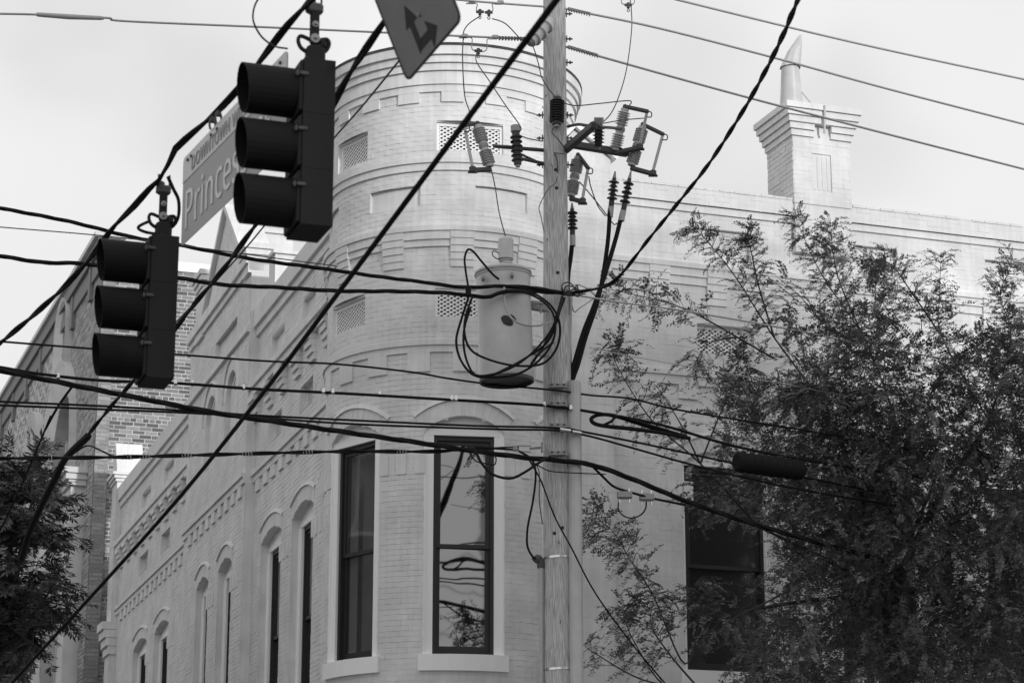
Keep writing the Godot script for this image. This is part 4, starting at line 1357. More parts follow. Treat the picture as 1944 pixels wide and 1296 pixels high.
func hardware() -> void:
	utility_pole()
	transformer()
	# insulators
	skirted("post_insulator", Vector3(0.496, 10.766, -23.820), Vector3(0.488, 10.446, -23.800), 0.05, 0.082, 9, M.polymer, "black ribbed insulator upright on the face of the pole", "insulator", "black ribbed insulators")
	skirted("surge_arrester", Vector3(0.040, 10.287, -23.600), Vector3(0.062, 9.914, -23.600), 0.042, 0.066, 6, M.polymer, "black ribbed arrester on the bracket over the transformer", "arrester", "black ribbed insulators", 0.07)
	skirted("surge_arrester", Vector3(0.940, 10.378, -23.600), Vector3(0.936, 10.154, -23.700), 0.042, 0.066, 5, M.polymer, "black ribbed arrester standing on the steel arm", "arrester", "black ribbed insulators", 0.07)
	skirted("line_insulator", Vector3(0.427, 11.573, -23.600), Vector3(0.205, 11.243, -23.400), 0.06, 0.085, 3, M.porcelain, "stubby porcelain insulator dead-ending a wire high on the pole", "insulator")
	cutout(Vector3(-0.376, 10.360, -23.600), Vector3(-0.238, 9.890, -23.600), Vector3(-0.510, 10.298, -23.500), Vector3(-0.423, 9.843, -23.500), "ribbed grey cutout hanging over the lattice vent above the transformer")
	cutout(Vector3(1.253, 10.743, -24.100), Vector3(1.142, 10.292, -24.200), Vector3(1.491, 10.688, -24.100), Vector3(1.416, 10.353, -24.200), "tallest ribbed grey cutout at the end of the steel arm")
	cutout(Vector3(1.460, 10.607, -24.300), Vector3(1.325, 10.148, -24.300), Vector3(1.675, 10.495, -24.300), Vector3(1.563, 10.080, -24.300), "outermost ribbed grey cutout with pale fuse tube against the sky")
	cutout(Vector3(0.733, 10.212, -24.200), Vector3(0.649, 9.758, -24.200), Vector3(0.833, 10.029, -24.100), Vector3(0.773, 9.688, -24.100), "ribbed grey cutout tucked against the pole under the arms")
	terminator(Vector3(0.660, 9.679, -24.200), Vector3(0.663, 9.284, -24.200), "skirted cable end close beside the pole")
	terminator(Vector3(1.141, 10.063, -24.250), Vector3(1.092, 9.651, -24.300), "skirted cable end with the straightest drop under the arm")
	terminator(Vector3(1.318, 10.080, -24.300), Vector3(1.225, 9.602, -24.300), "skirted cable end farthest from the pole")
	# riser cables
	wire("riser_cable", [Vector3(0.663, 9.272, -24.200), Vector3(0.644, 9.073, -24.200), Vector3(0.613, 8.848, -24.150), Vector3(0.604, 8.595, -24.100), Vector3(0.613, 8.123, -24.100), Vector3(0.620, 7.613, -24.050)], 0.026, M.rubber, "black riser cable running down close to the pole", "cable", "black riser cables")
	wire("riser_cable", [Vector3(1.080, 9.639, -24.300), Vector3(1.059, 9.316, -24.300), Vector3(1.009, 8.953, -24.300), Vector3(0.933, 8.565, -24.200), Vector3(0.796, 8.136, -24.150), Vector3(0.713, 7.830, -24.100), Vector3(0.667, 7.701, -24.100), Vector3(0.625, 7.555, -24.050)], 0.027, M.rubber, "black riser cable dropping straight down then in to the guard", "cable", "black riser cables")
	wire("riser_cable", [Vector3(1.213, 9.590, -24.300), Vector3(1.146, 9.316, -24.300), Vector3(1.036, 8.938, -24.250), Vector3(0.904, 8.535, -24.200), Vector3(0.774, 8.195, -24.150), Vector3(0.668, 7.830, -24.100), Vector3(0.621, 7.696, -24.080), Vector3(0.597, 7.555, -24.050)], 0.027, M.rubber, "black riser cable slanting in from the outermost cutout", "cable", "black riser cables")
	# thin jumpers
	var J := [
		[[Vector3(1.345, 12.244, -24.500), Vector3(1.361, 12.082, -24.500), Vector3(1.358, 11.824, -24.500), Vector3(1.287, 11.297, -24.300), Vector3(1.186, 10.866, -24.000), Vector3(1.082, 10.574, -23.800), Vector3(0.957, 10.372, -23.600)], "thin jumper wire dropping from the sky to the arm arrester"],
		[[Vector3(-0.534, 11.532, -23.800), Vector3(-0.542, 11.181, -23.700), Vector3(-0.517, 10.750, -23.700), Vector3(-0.456, 10.499, -23.600), Vector3(-0.456, 10.372, -23.600)], "thin jumper wire dropping to the cutout over the lattice vent"],
		[[Vector3(-0.349, 11.720, -23.800), Vector3(-0.477, 11.626, -23.800), Vector3(-0.534, 11.532, -23.800), Vector3(-0.534, 11.439, -23.800)], "thin curved jumper under the topmost wire clamps"],
		[[Vector3(-0.387, 11.243, -23.700), Vector3(-0.386, 11.131, -23.700), Vector3(-0.242, 10.904, -23.700), Vector3(-0.069, 10.590, -23.600), Vector3(0.091, 10.348, -23.600), Vector3(0.074, 10.287, -23.600)], "thin jumper wire slanting down to the bracket arrester"],
		[[Vector3(-0.221, 11.688, -23.800), Vector3(-0.070, 11.626, -23.800), Vector3(0.104, 11.439, -23.800), Vector3(0.219, 11.335, -23.700), Vector3(0.289, 11.139, -23.750), Vector3(0.335, 10.974, -23.800), Vector3(0.462, 10.784, -23.820)], "thin jumper wire curling to the ribbed insulator on the pole"],
		[[Vector3(-0.227, 9.878, -23.600), Vector3(-0.181, 9.657, -23.600), Vector3(-0.135, 9.343, -23.550), Vector3(-0.067, 9.078, -23.550)], "thin jumper wire hanging from cutout to transformer bushing"],
		[[Vector3(0.507, 10.735, -23.820), Vector3(0.682, 10.704, -23.900), Vector3(0.976, 10.767, -24.000), Vector3(1.307, 10.836, -24.100), Vector3(1.283, 10.762, -24.100)], "thin jumper wire from the pole insulator to the tallest cutout"],
		[[Vector3(0.074, 10.257, -23.600), Vector3(0.160, 10.233, -23.650), Vector3(0.333, 10.251, -23.800)], "short thin wire from the bracket arrester to the pole"],
		[[Vector3(0.986, 10.384, -23.600), Vector3(1.196, 10.495, -23.800), Vector3(1.462, 10.669, -24.200)], "short thin wire between the arm arrester and the cutouts"],
		[[Vector3(0.488, 10.446, -23.800), Vector3(0.435, 10.342, -23.750), Vector3(0.504, 10.251, -23.750), Vector3(0.591, 10.166, -23.850)], "short curled wire below the ribbed pole insulator"],
		[[Vector3(0.740, 9.889, -24.100), Vector3(0.869, 9.770, -24.200), Vector3(1.033, 9.590, -24.300), Vector3(1.119, 9.468, -24.300), Vector3(1.160, 9.480, -24.300)], "thin wire looping across to the two slanting risers"],
		[[Vector3(0.844, 9.950, -24.100), Vector3(0.870, 9.862, -24.200), Vector3(0.945, 9.665, -24.250), Vector3(1.033, 9.559, -24.300)], "thin wire drooping from the cutout by the pole"],
	]
	for j in J: wire("jumper_wire", j[0], 0.0065, M.dark_steel, j[1], "wire", "thin jumper wires on the pole")
	# hot-line clamps on the two upper left wires
	for q in [[Vector3(-0.443, 11.889, -23.800), "small clamp on the topmost wire, left one"], [Vector3(-0.128, 11.883, -23.800), "small clamp on the topmost wire, right one"], [Vector3(-0.521, 11.462, -23.750), "small clamp on the second wire, left one"], [Vector3(-0.185, 11.449, -23.750), "small clamp on the second wire, right one"]]:
		var c := MB.new()
		c.bevel_box(q[0], Vector3(0.075, 0.045, 0.045), 0.01)
		c.box(q[0] + Vector3(-0.02, -0.02, 0.0), Vector3(0.09, 0.012, 0.02))
		single(c, "line_clamp", M.alu, q[1], "clamp", "clamps on the upper wires")
	for q in [[Vector3(-0.355, 11.764, -23.800), "dark tap clamp hanging under the topmost wire, left one"], [Vector3(-0.256, 11.757, -23.800), "dark tap clamp hanging under the topmost wire, right one"], [Vector3(-0.370, 11.281, -23.750), "dark tap clamp hanging in front of the tower rim"], [Vector3(1.326, 12.146, -24.500), "dark tap clamp high in the sky beside the pole"]]:
		var c := MB.new()
		c.bevel_box(q[0], Vector3(0.035, 0.075, 0.035), 0.008)
		c.box(q[0] + Vector3(0, 0.005, 0), Vector3(0.085, 0.025, 0.025))
		c.tube(curve([q[0] + Vector3(0, -0.04, 0), q[0] + Vector3(0.014, -0.06, 0), q[0] + Vector3(0, -0.08, 0), q[0] + Vector3(-0.014, -0.06, 0), q[0] + Vector3(0, -0.04, 0)], 4), 0.005, 5)
		single(c, "tap_clamp", M.dark_steel, q[1], "clamp", "dark tap clamps")
	wire("bail_wire", [Vector3(-0.420, 11.870, -23.800), Vector3(-0.385, 11.858, -23.800), Vector3(-0.384, 11.776, -23.800), Vector3(-0.221, 11.776, -23.800), Vector3(-0.216, 11.858, -23.800), Vector3(-0.157, 11.870, -23.800)], 0.006, M.steel, "small square wire bail under the topmost wire", "wire", "wire bails")
	wire("bail_wire", [Vector3(-0.498, 11.443, -23.750), Vector3(-0.440, 11.430, -23.750), Vector3(-0.434, 11.300, -23.750), Vector3(-0.289, 11.288, -23.750), Vector3(-0.272, 11.418, -23.750), Vector3(-0.209, 11.430, -23.750)], 0.006, M.steel, "small square wire bail in front of the tower rim", "wire", "wire bails")
	wire("bail_wire", [Vector3(1.249, 12.237, -24.500), Vector3(1.254, 12.172, -24.500), Vector3(1.308, 12.159, -24.500), Vector3(1.386, 12.166, -24.500), Vector3(1.399, 12.237, -24.500)], 0.006, M.steel, "small square wire bail high beside the pole", "wire", "wire bails")

func lines() -> void:
	# primaries
	var pg := "bare power lines at the top"
	wire("power_line", [Vector3(0.505, 11.919, -24.000), Vector3(0.611, 11.887, -24.000), Vector3(1.677, 11.953, -24.700), Vector3(3.164, 11.936, -25.600), Vector3(4.658, 11.847, -26.400), Vector3(7.236, 11.654, -27.600)], 0.0135, M.alu, "bare power line from the pole top, middle of three right", "power line", pg)
	wire("power_line", [Vector3(0.503, 11.465, -24.000), Vector3(0.608, 11.434, -24.000), Vector3(1.668, 11.405, -24.700), Vector3(2.878, 11.341, -25.400), Vector3(4.633, 11.264, -26.400), Vector3(7.198, 11.057, -27.600)], 0.0135, M.alu, "bare power line below the pole top, lowest of three right", "power line", pg)
	wire("power_line", [Vector3(1.246, 12.349, -24.400), Vector3(1.902, 12.348, -24.800), Vector3(4.107, 12.314, -26.000), Vector3(6.370, 12.234, -27.000), Vector3(7.224, 12.214, -27.400)], 0.0135, M.alu, "bare power line crossing above the chimney cowl, topmost right", "power line", pg)
	wire("power_line", [Vector3(-5.630, 11.111, -22.300), Vector3(-4.997, 11.142, -22.400), Vector3(-4.633, 11.161, -22.500), Vector3(-4.238, 11.186, -22.600), Vector3(-4.061, 11.192, -22.700), Vector3(-2.561, 11.330, -23.200), Vector3(-0.590, 11.441, -23.700), Vector3(0.339, 11.501, -23.950), Vector3(0.492, 11.503, -24.000)], 0.012, M.alu, "bare power line running level from the pole to the upper left", "power line", pg)
	wire("power_line", [Vector3(-0.879, 11.859, -23.600), Vector3(-0.418, 11.852, -23.700), Vector3(0.340, 11.897, -23.950), Vector3(0.494, 11.912, -24.000)], 0.012, M.alu, "short length of bare power line left of the pole top", "power line", pg)
	var sp := MB.new()
	sp.tube([Vector3(-4.942, 11.121, -22.350), Vector3(-4.911, 11.122, -22.360), Vector3(-4.625, 11.141, -22.460), Vector3(-4.315, 11.173, -22.570), Vector3(-4.284, 11.177, -22.580)], [0.02, 0.024, 0.028, 0.022, 0.016], 10)
	single(sp, "wire_splice", M.alu, "pale tapered splice on the upper left power line", "splice")
	# preformed grips where the two primaries leave the pole
	for q in [[[Vector3(0.622, 11.878, -23.980), Vector3(0.874, 11.888, -24.150)], "coiled grip on the middle right power line"], [[Vector3(0.619, 11.425, -23.980), Vector3(0.960, 11.408, -24.200)], "coiled grip on the lowest right power line"], [[Vector3(-0.157, 11.457, -23.800), Vector3(0.192, 11.486, -23.900)], "coiled grip on the level power line left of the pole"]]:
		var g := MB.new()
		strands(g, q[0], 0.007, 2, 0.07, 0.02)
		single(g, "wire_grip", M.steel, q[1], "wire grip", "coiled grips on the power lines")
	# heavy cable over the whole picture
	wire("heavy_cable", [Vector3(0.228, 5.558, -9.000), Vector3(-0.179, 5.502, -10.300), Vector3(-0.524, 5.449, -11.400), Vector3(-1.021, 5.380, -13.000), Vector3(-1.747, 5.236, -15.200), Vector3(-2.819, 5.005, -18.200), Vector3(-4.705, 4.386, -22.500), Vector3(-5.694, 3.973, -24.500)], 0.0165, M.rubber, "heavy black cable slanting across the picture in front of the tower", "cable")
	# span wire with the signals
	var S := [Vector3(-0.899, 6.598, -11.000), Vector3(-1.022, 6.495, -11.200), Vector3(-1.118, 6.535, -11.500), Vector3(-1.226, 6.540, -11.750), Vector3(-1.317, 6.524, -11.950), Vector3(-1.470, 6.502, -12.300), Vector3(-1.630, 6.478, -12.650), Vector3(-1.797, 6.479, -13.000), Vector3(-2.008, 6.481, -13.400), Vector3(-2.117, 6.460, -13.600), Vector3(-2.178, 6.381, -13.750), Vector3(-2.272, 6.363, -13.900), Vector3(-2.468, 6.338, -14.300), Vector3(-2.636, 6.309, -14.600), Vector3(-2.897, 6.275, -15.200), Vector3(-3.208, 6.274, -15.900), Vector3(-3.616, 6.311, -16.800), Vector3(-4.071, 6.374, -17.800), Vector3(-4.551, 6.414, -18.800)]
	wire("span_wire", S, 0.013, M.rubber, "twisted black span wire carrying the traffic signals and street sign", "cable", "", 2, 1.7)
	wire("span_wire", [Vector3(-0.449, 6.388, -10.600), Vector3(-0.674, 6.369, -11.300), Vector3(-0.924, 6.421, -12.200), Vector3(-1.129, 6.483, -13.100), Vector3(-1.405, 6.574, -14.200), Vector3(-1.884, 6.689, -15.900), Vector3(-2.240, 6.753, -17.100), Vector3(-2.590, 6.816, -18.200), Vector3(-2.853, 6.835, -19.000), Vector3(-3.619, 6.950, -21.400), Vector3(-3.962, 6.985, -22.400), Vector3(-4.525, 6.996, -24.000)], 0.013, M.rubber, "twisted black span wire passing behind the large signal", "cable", "", 2, 1.9)
	wire("insulated_cable", [Vector3(-4.503, 7.007, -24.000), Vector3(-4.956, 7.038, -25.200), Vector3(-5.223, 6.983, -26.000), Vector3(-5.563, 6.872, -27.000), Vector3(-5.912, 6.707, -28.000), Vector3(-6.205, 6.552, -29.000)], 0.042, M.rubber, "thick black end of cable over the small dark tree", "cable")
	wire("tie_wire", [Vector3(-0.784, 7.644, -15.000), Vector3(-1.092, 7.703, -16.000), Vector3(-1.466, 7.844, -17.300), Vector3(-2.105, 8.012, -19.500), Vector3(-2.678, 8.068, -21.200), Vector3(-3.558, 8.104, -23.500)], 0.008, M.dark_steel, "thin wire slanting across the rim of the tower behind the signals", "wire")
	wire("guy_strand", [Vector3(-5.320, 7.694, -26.000), Vector3(-5.661, 7.542, -27.000), Vector3(-6.041, 7.298, -28.000), Vector3(-6.604, 7.015, -29.500), Vector3(-7.193, 6.750, -31.000)], 0.012, M.rubber, "thin black strand slanting down into the small dark tree", "wire")
	wire("guy_strand", [Vector3(-4.898, 7.790, -25.000), Vector3(-5.135, 7.699, -25.500), Vector3(-5.393, 7.562, -26.100)], 0.016, M.rubber, "short dark strand slanting across the pointed church window", "wire")
	# service drop up to the right
	wire("service_drop", [Vector3(1.772, 7.181, -12.000), Vector3(1.796, 7.447, -13.500), Vector3(1.833, 7.651, -14.500), Vector3(1.854, 7.897, -15.800), Vector3(1.821, 8.099, -17.200), Vector3(1.703, 8.294, -19.000), Vector3(1.527, 8.395, -20.400), Vector3(1.333, 8.458, -21.700), Vector3(1.125, 8.443, -22.800), Vector3(0.978, 8.431, -23.200), Vector3(0.771, 8.497, -23.600), Vector3(0.564, 8.534, -23.850)], 0.0115, M.rubber, "twisted black service drop rising from the pole past the chimney", "cable", "", 2, 1.3)
	# twisted bundles to the transformer
	wire("service_bundle", [Vector3(-5.407, 8.927, -21.900), Vector3(-5.111, 8.889, -22.000), Vector3(-4.481, 8.848, -22.300), Vector3(-3.870, 8.745, -22.500), Vector3(-3.469, 8.734, -22.700), Vector3(-2.732, 8.643, -22.900), Vector3(-2.040, 8.602, -23.100), Vector3(-1.389, 8.549, -23.250), Vector3(-0.952, 8.522, -23.350), Vector3(-0.508, 8.449, -23.300), Vector3(-0.121, 8.431, -23.200), Vector3(0.211, 8.473, -23.400), Vector3(0.541, 8.532, -23.800)], 0.0125, M.rubber, "upper twisted black bundle running into the transformer coil", "cable", "twisted bundles at the transformer", 3, 0.9)
	wire("service_bundle", [Vector3(-5.375, 8.401, -21.900), Vector3(-5.083, 8.389, -22.000), Vector3(-4.703, 8.384, -22.200), Vector3(-4.353, 8.404, -22.300), Vector3(-3.908, 8.398, -22.500), Vector3(-3.455, 8.379, -22.700), Vector3(-2.988, 8.345, -22.850), Vector3(-2.462, 8.361, -23.000), Vector3(-1.819, 8.365, -23.150), Vector3(-1.169, 8.403, -23.300), Vector3(-0.673, 8.386, -23.300), Vector3(-0.395, 8.323, -23.200), Vector3(-0.231, 8.317, -23.200), Vector3(-0.011, 8.380, -23.200), Vector3(0.541, 8.532, -23.800)], 0.0135, M.rubber, "lower twisted black bundle running into the transformer coil", "cable", "twisted bundles at the transformer", 3, 0.9)
	wire("thin_line", [Vector3(-5.417, 8.723, -22.000), Vector3(-5.123, 8.723, -22.100), Vector3(-4.174, 8.730, -22.400), Vector3(-3.399, 8.692, -22.600), Vector3(-2.569, 8.661, -22.900), Vector3(-1.821, 8.619, -23.100)], 0.006, M.dark_steel, "thin line just below the upper twisted bundle", "wire")
	# slack coil in front of the transformer
	var K := [
		[[Vector3(-0.449, 8.308, -23.150), Vector3(-0.523, 8.050, -23.100), Vector3(-0.576, 7.824, -23.100), Vector3(-0.537, 7.627, -23.100), Vector3(-0.428, 7.476, -23.100), Vector3(-0.282, 7.426, -23.100), Vector3(-0.065, 7.515, -23.100), Vector3(0.152, 7.638, -23.100), Vector3(0.370, 7.820, -23.150), Vector3(0.482, 8.106, -23.200), Vector3(0.536, 8.450, -23.600)], "outermost black loop of the coil round the transformer"],
		[[Vector3(-0.410, 8.299, -23.120), Vector3(-0.479, 8.072, -23.080), Vector3(-0.489, 7.875, -23.080), Vector3(-0.417, 7.701, -23.060), Vector3(-0.227, 7.597, -23.050), Vector3(0.043, 7.536, -23.050), Vector3(0.314, 7.571, -23.100), Vector3(0.463, 7.753, -23.150), Vector3(0.497, 7.979, -23.150), Vector3(0.427, 8.177, -23.150), Vector3(0.263, 8.334, -23.200), Vector3(0.071, 8.391, -23.200)], "middle black loop of the coil round the transformer"],
		[[Vector3(0.538, 8.479, -23.700), Vector3(0.471, 8.134, -23.200), Vector3(0.409, 7.942, -23.120), Vector3(0.260, 7.729, -23.060), Vector3(0.070, 7.556, -23.040), Vector3(-0.146, 7.453, -23.030), Vector3(-0.362, 7.430, -23.030), Vector3(-0.454, 7.558, -23.050), Vector3(-0.499, 7.757, -23.060), Vector3(-0.490, 7.959, -23.080), Vector3(-0.431, 8.163, -23.100)], "crossing black loop of the coil round the transformer"],
		[[Vector3(-0.231, 8.317, -23.200), Vector3(0.044, 8.365, -23.150), Vector3(0.290, 8.259, -23.100), Vector3(0.425, 8.106, -23.100), Vector3(0.446, 7.908, -23.100), Vector3(0.369, 7.711, -23.100), Vector3(0.206, 7.543, -23.100), Vector3(0.016, 7.448, -23.100), Vector3(-0.227, 7.426, -23.100), Vector3(-0.390, 7.448, -23.100), Vector3(-0.477, 7.531, -23.120)], "innermost black loop of the coil round the transformer"],
		[[Vector3(-0.456, 8.420, -23.200), Vector3(-0.484, 8.592, -23.200), Vector3(-0.496, 8.736, -23.200), Vector3(-0.464, 8.828, -23.200), Vector3(-0.408, 8.811, -23.200), Vector3(-0.314, 8.695, -23.200), Vector3(-0.204, 8.563, -23.200), Vector3(-0.137, 8.506, -23.200)], "black lead arching up over the transformer lid"],
		[[Vector3(0.431, 7.903, -23.500), Vector3(0.273, 7.698, -23.200), Vector3(0.196, 7.573, -23.150), Vector3(0.318, 7.793, -23.300), Vector3(0.460, 8.133, -23.500), Vector3(0.563, 8.479, -23.800)], "tangled short black lead between transformer and pole"],
	]
	for k in K: wire("slack_coil", k[0], 0.0125, M.rubber, k[1], "cable", "black slack loops at the transformer")
	for q in [[Vector3(-0.455, 8.365, -23.150), "black connector where the bundles meet the slack coil"]]:
		var c := MB.new()
		c.bevel_box(q[0], Vector3(0.06, 0.12, 0.05), 0.012)
		single(c, "connector", M.rubber, q[1], "connector")
	# pale neutral to the right and a faint one below
	wire("neutral_line", [Vector3(0.542, 8.540, -23.850), Vector3(0.724, 8.531, -23.900), Vector3(1.185, 8.512, -24.100), Vector3(1.898, 8.531, -24.500), Vector3(3.136, 8.513, -25.200), Vector3(4.433, 8.452, -25.900), Vector3(6.819, 8.370, -27.000)], 0.010, M.alu, "pale neutral line passing in front of the lattice vent behind the tree", "wire")
	wire("thin_line", [Vector3(0.842, 8.032, -24.200), Vector3(1.364, 7.978, -24.400), Vector3(2.518, 7.954, -25.100), Vector3(3.789, 7.895, -25.800)], 0.005, M.alu, "faint thin line above the dentil band, running into the tree", "wire")
	var tg := MB.new()
	for i in 7:
		var a := Vector3(0.563, 8.532, -23.800)
		tg.tube(curve([a, a + Vector3(rng.randf_range(-0.05, 0.08), rng.randf_range(-0.04, 0.1), 0.06), a + Vector3(rng.randf_range(0.02, 0.16), rng.randf_range(-0.06, 0.12), 0.02), a + Vector3(rng.randf_range(0.1, 0.25), rng.randf_range(-0.03, 0.06), 0)], 4), 0.008, 5)
	single(tg, "wire_tangle", M.dark_steel, "tangle of wire ends where the service drop meets the pole", "wire")
	wire("thin_line", [Vector3(0.583, 8.608, -23.900), Vector3(0.699, 8.685, -24.000), Vector3(0.816, 8.666, -24.100), Vector3(0.905, 8.612, -24.200), Vector3(0.858, 8.565, -24.200), Vector3(0.729, 8.447, -24.100), Vector3(0.672, 8.406, -24.100), Vector3(0.636, 8.507, -24.000)], 0.006, M.steel, "thin curled wire beside the pole at coil height", "wire")
	# communication cables
	var cg := "communication cables across the pole"
	wire("comm_cable", [Vector3(-5.320, 7.511, -21.900), Vector3(-5.032, 7.511, -22.000), Vector3(-4.119, 7.537, -22.400), Vector3(-3.356, 7.535, -22.600), Vector3(-2.538, 7.547, -22.900), Vector3(-1.808, 7.591, -23.200), Vector3(-1.058, 7.583, -23.500), Vector3(-0.675, 7.540, -23.600), Vector3(-0.233, 7.503, -23.700), Vector3(0.468, 7.459, -23.800), Vector3(0.831, 7.456, -24.000), Vector3(1.295, 7.488, -24.300), Vector3(1.891, 7.449, -24.700), Vector3(3.505, 7.405, -25.600), Vector3(4.797, 7.304, -26.200)], 0.011, M.rubber, "topmost thin communication cable, passing under the transformer", "cable", cg)
	wire("comm_cable", [Vector3(-5.305, 7.261, -21.900), Vector3(-5.017, 7.249, -22.000), Vector3(-4.674, 7.211, -22.100), Vector3(-4.104, 7.217, -22.400), Vector3(-3.398, 7.240, -22.600), Vector3(-2.637, 7.254, -22.900), Vector3(-1.802, 7.283, -23.200), Vector3(-1.160, 7.293, -23.400), Vector3(-0.618, 7.307, -23.600), Vector3(0.155, 7.298, -23.750), Vector3(0.489, 7.276, -23.800), Vector3(0.885, 7.266, -24.000), Vector3(1.581, 7.232, -24.400), Vector3(2.478, 7.092, -24.900), Vector3(3.466, 7.021, -25.400), Vector3(4.746, 6.965, -26.000)], 0.016, M.rubber, "second communication cable, studded with bright metal clips", "cable", cg)
	wire("comm_cable", [Vector3(-5.284, 6.912, -21.900), Vector3(-4.998, 6.904, -22.000), Vector3(-4.230, 6.939, -22.300), Vector3(-3.388, 6.962, -22.600), Vector3(-2.522, 6.973, -22.900), Vector3(-1.478, 7.011, -23.300), Vector3(-0.396, 7.030, -23.600), Vector3(0.465, 7.049, -23.780), Vector3(0.768, 7.031, -23.900), Vector3(1.577, 6.981, -24.400), Vector3(2.598, 6.894, -25.000), Vector3(4.376, 6.769, -26.000)], 0.012, M.rubber, "upper cable of the close pair crossing above the window arches", "cable", cg)
	wire("comm_cable", [Vector3(-5.269, 6.853, -21.850), Vector3(-4.984, 6.855, -21.950), Vector3(-4.020, 6.896, -22.300), Vector3(-3.030, 6.942, -22.700), Vector3(-1.792, 6.954, -23.150), Vector3(-0.938, 6.973, -23.400), Vector3(-0.066, 7.013, -23.700), Vector3(0.465, 7.016, -23.760), Vector3(0.823, 6.985, -23.900), Vector3(1.283, 6.926, -24.200), Vector3(2.043, 6.804, -24.600), Vector3(3.079, 6.698, -25.200), Vector3(4.354, 6.627, -25.900)], 0.012, M.rubber, "lower cable of the close pair crossing above the window arches", "cable", cg)
	wire("comm_bundle", [Vector3(-5.257, 7.220, -21.700), Vector3(-4.970, 7.166, -21.800), Vector3(-4.010, 7.054, -22.200), Vector3(-3.018, 6.941, -22.600), Vector3(-2.408, 6.901, -22.850), Vector3(-1.786, 6.860, -23.100), Vector3(-0.936, 6.800, -23.400), Vector3(-0.394, 6.749, -23.550), Vector3(0.154, 6.709, -23.700), Vector3(0.485, 6.694, -23.760), Vector3(0.876, 6.667, -23.900), Vector3(1.390, 6.542, -24.200), Vector3(1.857, 6.413, -24.500), Vector3(2.753, 6.218, -25.000), Vector3(4.342, 5.980, -26.000)], 0.017, M.rubber, "thick bundled communication cable slanting down across the tower window head", "cable", "", 3, 1.1)
	wire("messenger_cable", [Vector3(-5.223, 6.289, -21.800), Vector3(-4.965, 6.337, -22.000), Vector3(-4.016, 6.434, -22.400), Vector3(-3.029, 6.547, -22.800), Vector3(-1.790, 6.667, -23.200), Vector3(-0.830, 6.733, -23.500), Vector3(-0.505, 6.777, -23.600), Vector3(-0.286, 6.810, -23.700), Vector3(0.072, 6.821, -23.750)], 0.013, M.rubber, "level black cable with pale lashings ending at the pole turnbuckle", "cable", "", 2, 0.9)
	# dead end of the messenger: shackle and eye bolt
	var de := MB.new()
	de.tube([Vector3(0.072, 6.821, -23.750), Vector3(-0.066, 6.819, -23.740)], 0.016, 8)
	de.bevel_box(Vector3(0.033, 6.821, -23.750), Vector3(0.06, 0.06, 0.04), 0.01)
	de.tube([Vector3(0.055, 6.849, -23.750), Vector3(0.199, 6.860, -23.800)], 0.006, 6)
	de.tube([Vector3(0.055, 6.787, -23.750), Vector3(0.199, 6.798, -23.800)], 0.006, 6)
	de.tube([Vector3(0.188, 6.832, -23.800), Vector3(0.322, 6.859, -23.870)], 0.013, 8)
	de.bevel_box(Vector3(0.316, 6.861, -23.880), Vector3(0.02, 0.11, 0.06), 0.006)
	single(de, "turnbuckle", M.steel, "steel shackle and eye bolt tying the level cable to the pole", "turnbuckle")
	# lashing wire wraps and bright clips
	lashing(Vector3(-4.547, 6.385, -22.200), "pale wire lashing on the level cable, nearest the picture's left edge")
	lashing(Vector3(-3.825, 6.461, -22.500), "pale wire lashing on the level cable, first over the small tree")
	lashing(Vector3(-3.650, 6.477, -22.550), "pale wire lashing on the level cable, second over the small tree")
	lashing(Vector3(-3.253, 6.520, -22.700), "pale wire lashing on the level cable, over the grey parapet end")
	lashing(Vector3(-2.671, 6.580, -22.900), "pale wire lashing on the level cable, over the side windows")
	lashing(Vector3(-2.077, 6.640, -23.100), "pale wire lashing on the level cable, beside the tower edge")
	lashing(Vector3(-1.136, 6.711, -23.400), "pale wire lashing on the level cable, beside the tower window")
	clip(Vector3(-4.485, 7.199, -22.200), "bright metal clip on the second cable, over the church arch")
	clip(Vector3(-3.382, 7.237, -22.600), "bright metal clip on the second cable, just right of the small signal")
	clip(Vector3(-3.227, 7.254, -22.700), "bright metal clip on the second cable, over the parapet of the side bay")
	clip(Vector3(-2.730, 7.252, -22.870), "bright metal clip on the second cable, over the blind lancets")
	clip(Vector3(-1.939, 7.282, -23.150), "bright metal clip on the second cable, left of a close pair by the tower edge")
	clip(Vector3(-1.844, 7.284, -23.180), "bright metal clip on the second cable, right of a close pair by the tower edge")
	clip(Vector3(-1.371, 7.297, -23.350), "bright metal clip on the second cable, over the side tower window")
	clip(Vector3(-0.629, 7.313, -23.600), "bright metal clip on the second cable, left of the pair over the front window")
	clip(Vector3(-0.585, 7.310, -23.600), "bright metal clip on the second cable, right of the pair over the front window")
	clip(Vector3(0.344, 7.288, -23.780), "bright metal clip on the second cable, just left of the pole")
	clip(Vector3(0.624, 7.270, -23.850), "bright metal clip on the second cable, just right of the pole")
	# marker tags with a silver sleeve
	var sv := MB.new()
	sv.tube([Vector3(0.503, 7.018, -23.720), Vector3(0.614, 7.008, -23.750)], 0.02, 10)
	sv.tube([Vector3(0.631, 7.002, -23.750), Vector3(0.726, 6.996, -23.800)], 0.017, 10)
	single(sv, "cable_sleeve", M.bright, "silver sleeve on the close pair of cables at the pole", "sleeve")
	# loops and drops below the bundle
	wire("drip_loop", [Vector3(-0.416, 6.772, -23.550), Vector3(-0.366, 6.705, -23.500), Vector3(-0.311, 6.604, -23.500), Vector3(-0.202, 6.493, -23.500), Vector3(-0.022, 6.449, -23.500), Vector3(0.125, 6.510, -23.500), Vector3(0.290, 6.642, -23.600), Vector3(0.402, 6.720, -23.700)], 0.014, M.rubber, "black drip loop hanging below the bundle beside the window", "cable")
